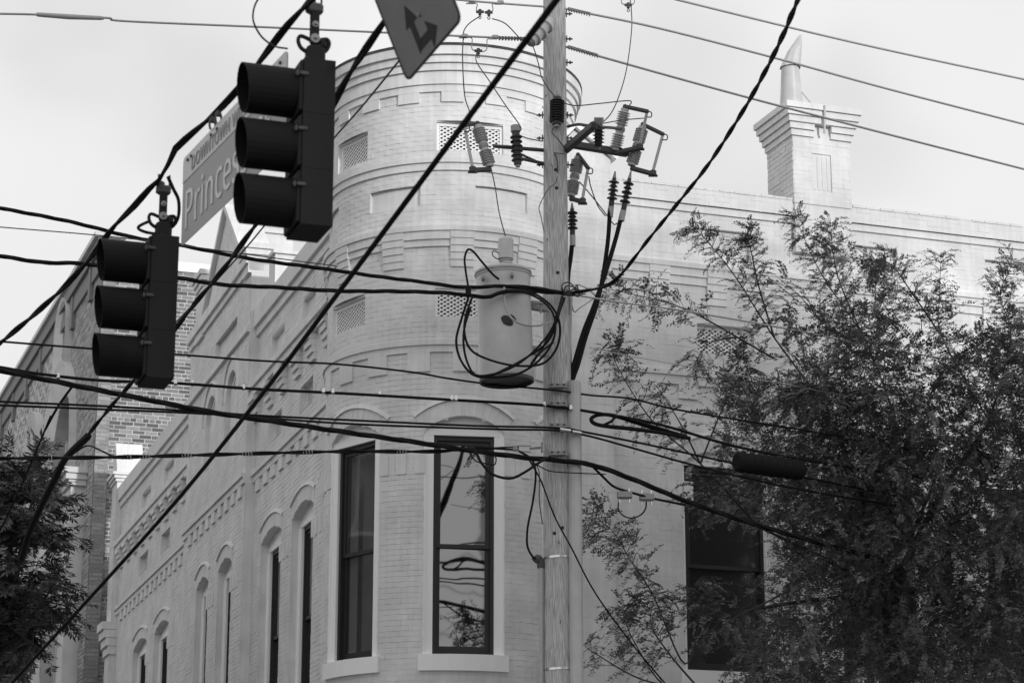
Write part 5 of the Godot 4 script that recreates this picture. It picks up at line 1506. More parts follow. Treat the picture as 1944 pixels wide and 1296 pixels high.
	wire("drip_loop", [Vector3(-0.438, 6.783, -23.550), Vector3(-0.431, 6.705, -23.500), Vector3(-0.365, 6.627, -23.500), Vector3(-0.256, 6.604, -23.500), Vector3(-0.185, 6.593, -23.500), Vector3(-0.164, 6.649, -23.500), Vector3(-0.186, 6.716, -23.550)], 0.007, M.rubber, "small thin loop in front of the window head", "cable")
	wire("drop_cable", [Vector3(0.072, 6.782, -23.700), Vector3(0.182, 6.714, -23.700), Vector3(0.231, 6.636, -23.700), Vector3(0.247, 6.507, -23.700), Vector3(0.219, 6.260, -23.720), Vector3(0.164, 5.987, -23.750), Vector3(0.159, 5.799, -23.780), Vector3(0.208, 5.692, -23.800), Vector3(0.246, 5.673, -23.850)], 0.013, M.rubber, "black drop cable curving down into the weatherhead", "cable")
	wire("drop_cable", [Vector3(0.154, 6.726, -23.700), Vector3(0.220, 6.619, -23.700), Vector3(0.307, 6.441, -23.650), Vector3(0.441, 6.070, -23.600), Vector3(0.613, 5.740, -23.600), Vector3(0.860, 5.307, -23.800), Vector3(1.255, 4.832, -24.200), Vector3(1.672, 4.446, -24.800)], 0.009, M.rubber, "thin black wire slanting down across the pole toward the tree", "wire")
	wire("drop_cable", [Vector3(0.209, 6.680, -23.750), Vector3(0.319, 6.602, -23.700), Vector3(0.429, 6.563, -23.700), Vector3(0.706, 6.567, -23.800), Vector3(0.990, 6.597, -24.000)], 0.007, M.rubber, "thin black wire looping behind the pole below the bundle", "wire")
	wire("drop_cable", [Vector3(0.254, 6.658, -23.750), Vector3(0.286, 6.545, -23.750), Vector3(0.286, 6.271, -23.780), Vector3(0.319, 6.034, -23.850)], 0.006, M.dark_steel, "thin grey wire hanging down the edge of the pole", "wire")
	wire("slack_loop", [Vector3(1.878, 7.143, -24.600), Vector3(1.524, 7.191, -24.400), Vector3(1.118, 7.272, -24.200), Vector3(0.945, 7.266, -24.100), Vector3(0.853, 7.220, -24.050), Vector3(0.863, 7.168, -24.050), Vector3(0.972, 7.145, -24.100), Vector3(1.285, 7.133, -24.200), Vector3(1.636, 7.133, -24.400), Vector3(1.935, 7.119, -24.600)], 0.022, M.rubber, "narrow thick black slack loop right of the pole", "cable")
	wire("slack_loop", [Vector3(0.960, 7.145, -24.100), Vector3(1.056, 7.191, -24.100), Vector3(1.149, 7.261, -24.150), Vector3(1.461, 7.203, -24.300), Vector3(1.814, 7.144, -24.500)], 0.015, M.rubber, "inner strand of the black slack loop right of the pole", "cable")
	var sc := MB.new()
	var s0 := Vector3(2.452, 6.905, -24.800)
	var s1 := Vector3(3.225, 6.889, -25.200)
	sc.lathe([[0.0, 0.0], [0.085, 0.0], [0.11, 0.03], [0.11, s0.distance_to(s1) - 0.03], [0.085, s0.distance_to(s1)], [0.0, s0.distance_to(s1)]], aim(s0, s1), 20)
	for i in 8: sc.lathe([[0.11, 0.0], [0.118, 0.006], [0.118, 0.02], [0.11, 0.026]], aim(s0.lerp(s1, 0.08 + 0.115 * i), s1), 20)
	single(sc, "splice_case", M.rubber, "fat black splice case hanging in front of the tree", "splice case")
	for q in [[Vector3(1.192, 6.391, -24.100), "small grey tap box under the bundle, nearer the pole"], [Vector3(1.432, 6.388, -24.200), "small grey tap box under the bundle, farther from the pole"]]:
		var tb := thing("tap_box", q[0], q[1], "tap box", "tap boxes under the bundle")
		var bx := MB.new()
		bx.bevel_box(Vector3.ZERO, Vector3(0.16, 0.075, 0.09), 0.012)
		put(bx, "case", M.steel, tb)
		for x in [-0.05, 0.05]:
			var pt := MB.new()
			pt.lathe([[0.014, 0.0], [0.014, 0.04], [0.0, 0.042]], Transform3D(Basis.IDENTITY, Vector3(x, 0.035, 0.0)), 8)
			pt.lathe([[0.0, -0.05], [0.01, -0.05], [0.01, 0.0]], Transform3D(Basis.IDENTITY, Vector3(x, -0.035, 0.0)), 8)
			put(pt, "port", M.bright, tb)
	wire("coax_loop", [Vector3(1.136, 6.334, -24.100), Vector3(1.124, 6.244, -24.100), Vector3(1.179, 6.170, -24.100), Vector3(1.270, 6.157, -24.150), Vector3(1.368, 6.201, -24.200), Vector3(1.419, 6.269, -24.200), Vector3(1.426, 6.342, -24.200)], 0.008, M.rubber, "thin black loop hanging between the two tap boxes", "cable")
	wire("tap_cable", [Vector3(0.848, 6.661, -23.900), Vector3(0.962, 6.569, -24.000), Vector3(1.074, 6.477, -24.050), Vector3(1.215, 6.436, -24.100), Vector3(1.499, 6.377, -24.200), Vector3(1.848, 6.347, -24.400)], 0.013, M.rubber, "short black cable feeding the two tap boxes", "cable")
	wire("signal_lead", [Vector3(-1.207, 6.344, -11.600), Vector3(-1.289, 6.400, -11.700), Vector3(-1.385, 6.541, -11.900), Vector3(-1.443, 6.677, -12.000), Vector3(-1.434, 6.772, -12.000), Vector3(-1.389, 6.845, -12.000)], 0.0055, M.rubber, "thin black lead arching off above the large signal", "cable")
	wire("signal_lead", [Vector3(-2.150, 6.346, -13.700), Vector3(-2.121, 6.284, -13.750), Vector3(-2.093, 6.224, -13.800), Vector3(-2.097, 6.137, -13.850), Vector3(-2.135, 6.090, -13.900), Vector3(-2.187, 6.059, -13.900)], 0.012, M.rubber, "black lead looping down to the top of the small signal", "cable")
	wire("signal_lead", [Vector3(-2.272, 6.086, -13.800), Vector3(-2.327, 6.058, -13.800), Vector3(-2.336, 6.037, -13.800), Vector3(-2.293, 6.016, -13.800), Vector3(-2.234, 6.019, -13.850)], 0.010, M.rubber, "small black lead looped on top of the small signal", "cable")
	wire("church_lead", [Vector3(-5.199, 7.100, -26.000), Vector3(-4.929, 7.151, -25.500), Vector3(-4.691, 7.126, -25.000), Vector3(-4.452, 6.963, -24.500), Vector3(-4.254, 6.828, -24.200)], 0.010, M.rubber, "thin black lead arching over the level cable by the church", "cable")

# ---------------------------------------------------------------- signals and signs
func signal_head(at: Vector3, label: String) -> void:
	var t := thing("traffic_signal", at, label, "traffic signal", "black traffic signals on the span wire")
	t.rotation.y = deg_to_rad(19.5 - 90.0)
	# local +z is the way the lights face
	for i in 3:
		var y := 0.305 * (1 - i)
		var sec := part("section", t)
		var h := MB.new()
		h.bevel_box(Vector3(0, y, 0), Vector3(0.30, 0.3049, 0.17), 0.0015)
		put(h, "housing", M.signal, sec)
		var dr := MB.new()
		dr.bevel_box(Vector3(0, y, 0.093), Vector3(0.285, 0.285, 0.022), 0.008)
		put(dr, "door", M.signal, sec)
		var le := MB.new()
		le.lathe([[0.12, 0.0], [0.09, 0.02], [0.0, 0.032]], Transform3D(Basis(Vector3.RIGHT, Vector3.BACK, Vector3.DOWN), Vector3(0, y, 0.104)), 24, true)
		put(le, "lens", M.lens, sec)
		var vi := MB.new()
		var n := 28
		for j in n:
			var a := TAU * j / n
			var b := TAU * (j + 1) / n
			var q := []
			for k in [a, b]:
				var L := 0.275 + 0.018 * sin(k)
				for r in [0.132, 0.126]:
					q.append(Vector3(cos(k) * r, y + sin(k) * r, 0.10))
					q.append(Vector3(cos(k) * r, y + sin(k) * r, 0.10 + L))
			# q: a-outer 0,1  a-inner 2,3  b-outer 4,5  b-inner 6,7
			var o := Vector3(cos((a + b) / 2), sin((a + b) / 2), 0)
			vi.quad(q[0], q[1], q[5], q[4], o)
			vi.quad(q[2], q[3], q[7], q[6], -o)
			vi.quad(q[1], q[3], q[7], q[5], Vector3.BACK)
		put(vi, "visor", M.visor, sec)
		for s in [-1.0, 1.0]:
			var la := MB.new()
			la.tube([Vector3(s * 0.145, y + 0.06, 0.06), Vector3(s * 0.145, y + 0.06, 0.13)], 0.007, 6)
			la.bevel_box(Vector3(s * 0.15, y + 0.06, 0.085), Vector3(0.022, 0.022, 0.05), 0.005)
			la.tube([Vector3(s * 0.15, y + 0.045, 0.12), Vector3(s * 0.15, y + 0.075, 0.12)], 0.007, 6)
			put(la, "latch", M.dark_steel, sec)
	# hanger: entrance fitting, yoke with two slots, strap, span clamp
	var hg := part("hanger", t)
	var f := MB.new()
	f.bevel_box(Vector3(0, 0.52, -0.01), Vector3(0.085, 0.14, 0.10), 0.018)
	f.bevel_box(Vector3(0, 0.60, -0.045), Vector3(0.06, 0.06, 0.05), 0.015)
	f.lathe([[0.085, 0.0], [0.085, 0.02], [0.06, 0.035]], Transform3D(Basis.IDENTITY, Vector3(0, 0.453, 0)), 20)
	put(f, "entrance_fitting", M.signal, hg)
	var yk := MB.new()
	for s in [-1.0, 1.0]:
		yk.tube(curve([Vector3(0, 0.62, s * 0.02), Vector3(0, 0.635, s * 0.07), Vector3(0, 0.61, s * 0.085), Vector3(0, 0.57, s * 0.07), Vector3(0, 0.545, s * 0.03)], 5), 0.011, 6)
	put(yk, "yoke", M.signal, hg)
	var st := MB.new()
	st.bevel_box(Vector3(0.012, 0.70, 0.0), Vector3(0.03, 0.22, 0.05), 0.008)
	put(st, "strap", M.signal, hg)
	for y in [0.62, 0.70]:
		var bo := MB.new()
		bo.lathe([[0.026 if y < 0.65 else 0.018, 0.0], [0.026 if y < 0.65 else 0.018, 0.012], [0.010, 0.014], [0.008, 0.03], [0.0, 0.03]], Transform3D(Basis(Vector3.UP, Vector3.RIGHT, Vector3.FORWARD), Vector3(0.025, y, 0.0)), 14)
		put(bo, "bolt", M.steel, hg)
	var cl_ := MB.new()
	cl_.bevel_box(Vector3(0, 0.80, 0.0), Vector3(0.06, 0.06, 0.09), 0.012)
	cl_.bevel_box(Vector3(0.0, 0.835, 0.02), Vector3(0.045, 0.05, 0.05), 0.012)
	for s in [-1.0, 1.0]: cl_.tube([Vector3(0.01, 0.78, s * 0.035), Vector3(0.01, 0.90, s * 0.035)], 0.006, 6)
	put(cl_, "span_clamp", M.dark_steel, hg)

func lettering(parent: Node, text: String, width: float, height: float, at: Vector3, m: Material) -> void:
	var tm := TextMesh.new()
	var f := SystemFont.new()
	f.font_names = PackedStringArray(["Droid Sans"])
	tm.font = f
	tm.text = text
	tm.font_size = 64
	tm.pixel_size = 0.01
	tm.depth = 0.08
	tm.curve_step = 1.0
	var bb := tm.get_aabb()
	var o := MeshInstance3D.new()
	o.name = "lettering"
	o.mesh = tm
	o.material_override = m
	parent.add_child(o, true)
	var s := Vector3(width / bb.size.x, height / bb.size.y, 0.04)
	o.scale = s
	o.position = at - Vector3((bb.position.x + bb.size.x / 2) * s.x, (bb.position.y + bb.size.y / 2) * s.y, 0.0)

func plate(w: float, h: float, r: float) -> PackedVector2Array:
	var p := PackedVector2Array()
	for q in [[w - r, r, -PI / 2], [w - r, h - r, 0.0], [r, h - r, PI / 2], [r, r, PI]]:
		for i in 5:
			var a: float = q[2] + PI / 2 * i / 4
			p.append(Vector2(q[0] + cos(a) * r, q[1] + sin(a) * r))
	return p

func signs() -> void:
	var t := thing("street_sign", Vector3(-2.006, 5.795, -13.400), "long street name sign reading Princess under the span wire", "street sign")
	var ux := Vector3(0.79, 0.04, 1.66).normalized()
	var uy := (Vector3.UP - ux * ux.y).normalized()
	t.basis = Basis(ux, uy, ux.cross(uy))
	var W := 1.84
	var H := 0.565
	var flat := func(u: float, h: float, o: float) -> Vector3: return Vector3(u, h, o)
	var m := MB.new()
	m.poly(plate(W, H, 0.035), flat, -0.004, 0.0)
	put(m, "panel", M.sign_face, t)
	var bnd := MB.new()
	var bp := PackedVector2Array([Vector2(0.0, 0.405), Vector2(W, 0.405)])
	for q in [[W - 0.035, H - 0.035, 0.0], [0.035, H - 0.035, PI / 2]]:
		for i in 5:
			var a: float = q[2] + PI / 2 * i / 4
			bp.append(Vector2(q[0] + cos(a) * 0.035, q[1] + sin(a) * 0.035))
	bnd.poly(bp, flat, -0.0045, 0.003)
	put(bnd, "header_band", M.sign_band, t)
	lettering(t, "DOWNTOWN WILMINGTON", 1.52, 0.085, Vector3(0.94, 0.475, 0.006), M.sign_face)
	lettering(t, "Princess St", 1.50, 0.255, Vector3(0.83, 0.205, 0.003), M.sign_text)
	for x in [0.10, 0.17, 0.55, 0.66, 1.25, 1.36, 1.66, 1.74]:
		var b := MB.new()
		b.lathe([[0.011, 0.0], [0.011, 0.01], [0.0, 0.012]], Transform3D(Basis(Vector3.RIGHT, Vector3.BACK, Vector3.DOWN), Vector3(x, 0.525, 0.002)), 8)
		put(b, "bolt", M.dark_steel, t)
	for x in [0.55, 0.66, 1.25, 1.36]:
		var c := MB.new()
		c.tube(curve([Vector3(x, 0.54, -0.012), Vector3(x, 0.60, -0.018), Vector3(x, 0.64, 0.0), Vector3(x, 0.60, 0.018), Vector3(x, 0.56, 0.012)], 4), 0.007, 6)
		c.bevel_box(Vector3(x, 0.62, 0.0), Vector3(0.02, 0.035, 0.03), 0.005)
		put(c, "hanger_clip", M.dark_steel, t)
	# lane sign, swung by the wind
	var l := thing("lane_sign", Vector3(-0.483, 5.520, -10.000), "square lane sign with black straight and turn arrows, swung on the wire", "traffic sign")
	var a := deg_to_rad(19.5)
	var x := Vector3(0.43, 0.13, 0.903).normalized()
	var y := Vector3(-0.903 * sin(a), cos(a), 0.43 * sin(a))
	y = (y - x * x.dot(y)).normalized()
	l.basis = Basis(x, y, x.cross(y))
	var pm := MB.new()
	pm.poly(plate(0.62, 0.76, 0.045), flat, -0.003, 0.0)
	put(pm, "panel", M.board, l)
	var bo := MB.new()
	var o1 := plate(0.62, 0.76, 0.045)
	var i1 := plate(0.598, 0.738, 0.038)
	for i in o1.size():
		var j := (i + 1) % o1.size()
		var p := o1[i]
		var q := o1[j]
		var pi_ := i1[i] + Vector2(0.011, 0.011)
		var qi := i1[j] + Vector2(0.011, 0.011)
		bo.hexa([Vector3(p.x, p.y, -0.0045), Vector3(q.x, q.y, -0.0045), Vector3(qi.x, qi.y, -0.0045), Vector3(pi_.x, pi_.y, -0.0045), Vector3(p.x, p.y, 0.002), Vector3(q.x, q.y, 0.002), Vector3(qi.x, qi.y, 0.002), Vector3(pi_.x, pi_.y, 0.002)])
	put(bo, "border", M.black, l)
	var ar := MB.new()
	ar.poly(PackedVector2Array([Vector2(0.20, 0.045), Vector2(0.245, 0.09), Vector2(0.245, 0.19), Vector2(0.285, 0.19), Vector2(0.222, 0.285), Vector2(0.16, 0.19), Vector2(0.20, 0.19)]), flat, -0.001, 0.002)
	put(ar, "straight_arrow", M.black, l)
	var ar2 := MB.new()
	ar2.poly(PackedVector2Array([Vector2(0.246, 0.09), Vector2(0.201, 0.045), Vector2(0.33, 0.045), Vector2(0.33, 0.0), Vector2(0.415, 0.068), Vector2(0.33, 0.135), Vector2(0.33, 0.09)]), flat, -0.001, 0.002)
	ar2.v = ar2.v.duplicate()
	for i in ar2.v.size(): ar2.v[i].y += 0.012
	put(ar2, "turn_arrow", M.black, l)
	for yy in [0.62, 0.14]:
		var b := MB.new()
		b.lathe([[0.01, 0.0], [0.01, 0.008], [0.0, 0.01]], Transform3D(Basis(Vector3.RIGHT, Vector3.BACK, Vector3.DOWN), Vector3(0.31, yy + 0.05, 0.001)), 8)
		put(b, "bolt", M.steel, l)
	var hp := MB.new()
	hp.box(Vector3(0.31, 0.55, -0.02), Vector3(0.05, 0.9, 0.03))
	put(hp, "hanger_bar", M.steel, l)

# ---------------------------------------------------------------- trees
func locust_leaf(seed: int, L: float, n: int, bend: float, twist: float) -> ArrayMesh:
	# one feathery leaf: a bent stalk with pairs of small oval leaflets
	var m := MB.new()
	var r := RandomNumberGenerator.new()
	r.seed = seed
	var at := func(t: float) -> Vector3: return Vector3(twist * t * t, -bend * t * t, -L * t)
	for i in range(3):
		var a: Vector3 = at.call(i / 3.0)
		var b: Vector3 = at.call((i + 1) / 3.0)
		m.quad(a + Vector3(-0.0018, 0, 0), a + Vector3(0.0018, 0, 0), b + Vector3(0.001, 0, 0), b + Vector3(-0.001, 0, 0), Vector3.UP)
	for i in n:
		var t := 0.16 + 0.84 * i / (n - 1)
		var p: Vector3 = at.call(t)
		for s in [-1.0, 1.0]:
			if r.randf() < 0.1: continue
			var l := 0.042 * (1.0 - 0.5 * absf(t - 0.5)) * r.randf_range(0.7, 1.25)
			var tone := r.randf_range(0.75, 1.25)
			m.col = Color(tone, tone, tone)
			var d := Vector3(s * 0.93, r.randf_range(-0.5, 0.25), -0.36 - 0.2 * t + r.randf_range(-0.2, 0.2)).normalized()
			var w := Vector3(-d.z * s, r.randf_range(-0.5, 0.6), d.x * s).normalized() * 0.0092
			var q := p + d * l
			var c := p + d * l * 0.5
			m.quad(p, c + w, q, c - w, Vector3.UP)
	return m.mesh()

func spray_leaf() -> ArrayMesh:
	# a twig end with narrow pointed leaves
	var m := MB.new()
	var r := RandomNumberGenerator.new()
	r.seed = 77
	m.tube([Vector3.ZERO, Vector3(0, 0.02, -0.12), Vector3(0, 0.01, -0.24)], 0.004, 4, false)
	for i in 11:
		var t := 0.1 + 0.9 * i / 10.0
		var p := Vector3(0, 0.02 * t, -0.24 * t)
		var s := -1.0 if i % 2 else 1.0
		var d := Vector3(s * r.randf_range(0.5, 1.0), r.randf_range(-0.45, 0.15), r.randf_range(-1.0, -0.2)).normalized()
		if i == 10: d = Vector3(0, -0.2, -1).normalized()
		var w := d.cross(Vector3(r.randf_range(-0.4, 0.4), 1, 0)).normalized() * 0.021
		var l := r.randf_range(0.11, 0.16)
		m.tri(p, p + d * l * 0.5 + w + Vector3(0, -0.008, 0), p + d * l, Vector3.UP)
		m.tri(p, p + d * l, p + d * l * 0.5 - w + Vector3(0, -0.008, 0), Vector3.UP)
	return m.mesh()

func limb(mb: MB, a: Vector3, b: Vector3, r0: float, r1: float, sag: float, bits := 6) -> Array:
	var pts := []
	var rad := []
	var side := (b - a).cross(Vector3.UP).normalized()
	var k1 := rng.randf_range(-1, 1) * sag
	var k2 := rng.randf_range(-1, 1) * sag
	for i in bits + 1:
		var t := float(i) / bits
		var w := sin(t * PI)
		pts.append(a.lerp(b, t) + side * w * k1 + Vector3(0, 1, 0) * w * (k2 + sag * 0.6) + side * sin(t * 9.0 + k1 * 30) * sag * 0.12)
		rad.append(lerpf(r0, r1, t))
	mb.tube(pts, rad, 7 if r0 > 0.02 else 5, false)
	return pts

func crown(t: Node3D, called: String, mesh: ArrayMesh, xfs: Array, m: Material, tones: Array) -> void:
	var mm := MultiMesh.new()
	mm.transform_format = MultiMesh.TRANSFORM_3D
	mm.use_colors = true
	mm.mesh = mesh
	mm.instance_count = xfs.size()
	for i in xfs.size():
		mm.set_instance_transform(i, xfs[i])
		var g: float = tones[i % tones.size()]
		mm.set_instance_color(i, Color(g, g, g))
	var o := MultiMeshInstance3D.new()
	o.name = called
	o.multimesh = mm
	o.material_override = m
	o.set_meta("kind", "stuff")
	t.add_child(o, true)

func leaf_xf(p: Vector3, out: Vector3, droop: float, s: float) -> Transform3D:
	var d := (out + Vector3(rng.randf_range(-0.7, 0.7), rng.randf_range(-0.5, 0.35) - droop, rng.randf_range(-0.7, 0.7))).normalized()
	var up := Vector3(rng.randf_range(-0.5, 0.5), 1, rng.randf_range(-0.5, 0.5)).normalized()
	if absf(d.dot(up)) > 0.95: up = Vector3.RIGHT
	return Transform3D(Basis.looking_at(d, up).scaled(Vector3(s, s, s)), p)

func locust() -> void:
	var B := Vector3(4.55, 0.12, -26.6)
	var t := thing("locust_tree", B, "large feathery locust tree in front of the grey building's front", "tree")
	var wood := MB.new()
	var xfs := []
	# trunk and main limbs (world points, made relative to the base)
	var fork := Vector3(4.366, 5.712, -26.600) - B
	limb(wood, Vector3(0, -0.1, 0), fork, 0.15, 0.105, 0.06, 8)
	var hubs := []
	var mains := [[Vector3(4.501, 7.811, -26.500), 0.08], [Vector3(3.601, 7.930, -26.200), 0.06], [Vector3(5.716, 7.864, -27.000), 0.06], [Vector3(2.782, 6.366, -25.800), 0.045], [Vector3(5.146, 6.524, -26.000), 0.05], [Vector3(3.947, 6.943, -27.200), 0.05], [Vector3(2.089, 5.264, -25.600), 0.04], [Vector3(5.169, 7.347, -27.600), 0.045], [Vector3(3.431, 5.264, -25.600), 0.04], [Vector3(5.671, 5.530, -26.200), 0.04]]
	for q in mains:
		var p := limb(wood, fork, q[0] - B, q[1] * 0.8, q[1] * 0.3, 0.09, 9)
		for i in range(3, p.size()): hubs.append(p[i])
	# leaders that stand out of the crown: [tip, tone of leaf count, path]
	var lead := [
		[[Vector3(4.501, 7.811, -26.500), Vector3(4.168, 8.772, -26.500), Vector3(3.710, 9.584, -26.600), Vector3(3.401, 10.413, -26.700)], 46],
		[[Vector3(4.168, 8.772, -26.500), Vector3(3.928, 9.644, -26.800), Vector3(3.885, 10.357, -26.900)], 30],
		[[Vector3(3.601, 7.930, -26.200), Vector3(3.049, 8.637, -26.000), Vector3(2.628, 9.309, -25.900), Vector3(2.291, 9.728, -25.800), Vector3(2.092, 9.934, -25.800)], 40],
		[[Vector3(3.049, 8.637, -26.000), Vector3(2.894, 9.304, -26.100), Vector3(2.813, 9.758, -26.100), Vector3(2.754, 9.888, -26.100)], 34],
		[[Vector3(3.018, 8.332, -25.800), Vector3(2.580, 8.529, -25.600), Vector3(2.146, 8.723, -25.400), Vector3(1.775, 8.821, -25.200), Vector3(1.349, 8.869, -25.000), Vector3(0.957, 8.890, -24.800)], 44],
		[[Vector3(2.580, 8.529, -25.600), Vector3(2.268, 8.439, -25.500), Vector3(2.063, 8.166, -25.400)], 16],
		[[Vector3(5.716, 7.864, -27.000), Vector3(5.200, 8.907, -27.000), Vector3(5.213, 9.466, -27.100), Vector3(5.259, 10.016, -27.100)], 26],
		[[Vector3(5.200, 8.907, -27.000), Vector3(4.856, 9.408, -26.900), Vector3(4.587, 9.807, -26.900), Vector3(4.330, 9.774, -26.900)], 40],
		[[Vector3(5.716, 7.864, -27.000), Vector3(6.027, 8.907, -27.000), Vector3(5.928, 9.437, -27.000), Vector3(6.146, 9.905, -27.000)], 46],
		[[Vector3(2.782, 6.366, -25.800), Vector3(2.110, 7.009, -25.400), Vector3(1.575, 7.446, -25.200), Vector3(1.219, 7.941, -25.000), Vector3(1.105, 8.214, -25.000)], 52],
		[[Vector3(2.110, 7.009, -25.400), Vector3(1.883, 7.493, -25.400), Vector3(1.624, 7.920, -25.400)], 9],
		[[Vector3(2.110, 7.009, -25.400), Vector3(2.379, 7.662, -25.600), Vector3(2.567, 8.031, -25.600)], 30],
		[[Vector3(2.089, 5.264, -25.600), Vector3(1.875, 4.748, -25.200), Vector3(1.526, 5.450, -24.900), Vector3(1.270, 5.835, -24.800), Vector3(1.102, 6.123, -24.800), Vector3(0.843, 6.307, -24.700)], 66],
		[[Vector3(2.057, 4.487, -25.400), Vector3(1.630, 4.498, -25.000), Vector3(1.287, 4.980, -24.800), Vector3(1.178, 5.320, -24.800)], 46],
		[[Vector3(2.057, 4.487, -25.400), Vector3(1.404, 4.554, -25.000), Vector3(0.886, 4.798, -24.700), Vector3(0.803, 4.854, -24.700)], 8],
		[[Vector3(2.057, 4.487, -25.400), Vector3(1.692, 4.837, -25.000), Vector3(1.493, 5.164, -24.900), Vector3(1.583, 5.507, -24.900)], 36],
		[[Vector3(2.089, 5.264, -25.600), Vector3(2.608, 5.425, -25.500), Vector3(2.733, 5.719, -25.500)], 14],
		[[Vector3(2.782, 6.366, -25.800), Vector3(2.406, 6.669, -25.500), Vector3(2.100, 6.530, -25.400)], 30],
		[[Vector3(3.092, 5.617, -25.600), Vector3(2.597, 5.352, -25.400), Vector3(2.180, 5.221, -25.300), Vector3(2.015, 5.628, -25.300)], 46],
	]
	for q in lead:
		var pts := []
		for p in q[0]: pts.append(p - B)
		var line := curve(pts, 6)
		var rad := []
		for i in line.size(): rad.append(lerpf(0.013, 0.0025, float(i) / (line.size() - 1)))
		wood.tube(line, rad, 5, false)
		var cnt: int = q[1]
		var low := (q[0][q[0].size() - 1] as Vector3).y < 9.0
		for i in int(cnt * (2.0 if low else 5.0)):
			var f := pow(rng.randf(), 0.75)
			var k := clampi(int(lerpf(line.size() * (0.30 if low else 0.2), line.size() - 1, f)), 1, line.size() - 1)
			var p: Vector3 = line[k]
			var dir := (p - line[k - 1] as Vector3).normalized()
			var side := dir.cross(Vector3(rng.randf_range(-1, 1), rng.randf_range(-1, 1), rng.randf_range(-1, 1))).normalized()
			# short side twig, then leaves
			var reach := rng.randf_range(0.0, 0.16)
			var p2 := p + side * reach + dir * reach * 0.5
			if reach > 0.05: wood.tube([p, p2], 0.003, 4, false)
			xfs.append(leaf_xf(p2, dir * 0.5 + side * 0.9, 0.3 if low else 0.05, rng.randf_range(0.9, 1.5) if low else rng.randf_range(0.5, 1.0)))
	# body of the crown: clumps spread through the volume, thicker low and to the right
	var area := PackedVector2Array([Vector2(2.654, 8.994), Vector2(2.949, 9.452), Vector2(3.512, 9.321), Vector2(4.208, 9.419), Vector2(4.696, 9.059), Vector2(5.248, 8.799), Vector2(6.203, 9.059), Vector2(6.814, 8.799), Vector2(6.538, 4.503), Vector2(2.151, 4.503), Vector2(2.827, 5.044), Vector2(3.034, 5.896), Vector2(2.875, 6.763), Vector2(2.142, 6.950), Vector2(2.210, 7.265), Vector2(2.894, 7.454), Vector2(2.656, 7.835), Vector2(2.356, 8.283)])
	var made := 0
	var tries := 0
	var spots := []
	while made < 1000 and tries < 40000:
		tries += 1
		var u := Vector2(rng.randf_range(1.8, 7.1), rng.randf_range(4.5, 10.3))
		if not Geometry2D.is_point_in_polygon(u, area): continue
		var dens := clampf((10.5 - u.y) / 2.75, 0.30, 1.0) * clampf((u.x - 1.75) / 2.05, 0.40, 1.0)
		if rng.randf() > dens: continue
		made += 1
		spots.append(Vector3(u.x, u.y, -26.6 + rng.randf_range(-1.7, 1.5)) - B)
	# grow outward: every clump hangs on the nearest wood already there
	spots.sort_custom(func(a, b): return a.distance_squared_to(fork) < b.distance_squared_to(fork))
	for c in spots:
		var near := fork
		var best := 1e9
		for h in hubs:
			var dd: float = h.distance_squared_to(c) * (1.0 if h.y < c.y + 0.15 else 1.6)
			if dd < best:
				best = dd
				near = h
		var p := limb(wood, near, c, 0.006, 0.0025, 0.05, 5)
		hubs.append(c)
		hubs.append(p[3])
		var out: Vector3 = (c - near).normalized()
		for i in 17:
			var q: Vector3 = p[rng.randi_range(2, 5)]
			var off := Vector3(rng.randf_range(-1, 1), rng.randf_range(-0.8, 0.8), rng.randf_range(-1, 1)) * 0.15
			xfs.append(leaf_xf(q + off, out * 0.5 + off * 4.0, 0.12, rng.randf_range(0.8, 1.5)))
	put(wood, "trunk_and_limbs", M.bark, t)
	var kinds := [locust_leaf(3, 0.19, 10, 0.07, 0.02), locust_leaf(4, 0.15, 8, 0.03, -0.03), locust_leaf(5, 0.22, 12, 0.12, 0.05), locust_leaf(6, 0.12, 7, -0.02, 0.0)]
	for k in 4:
		var some := []
		for i in range(k, xfs.size(), 4): some.append(xfs[i])
		crown(t, "crown", kinds[k], some, M.leaf, [1.0, 0.85, 1.15, 0.7, 1.3, 0.95])

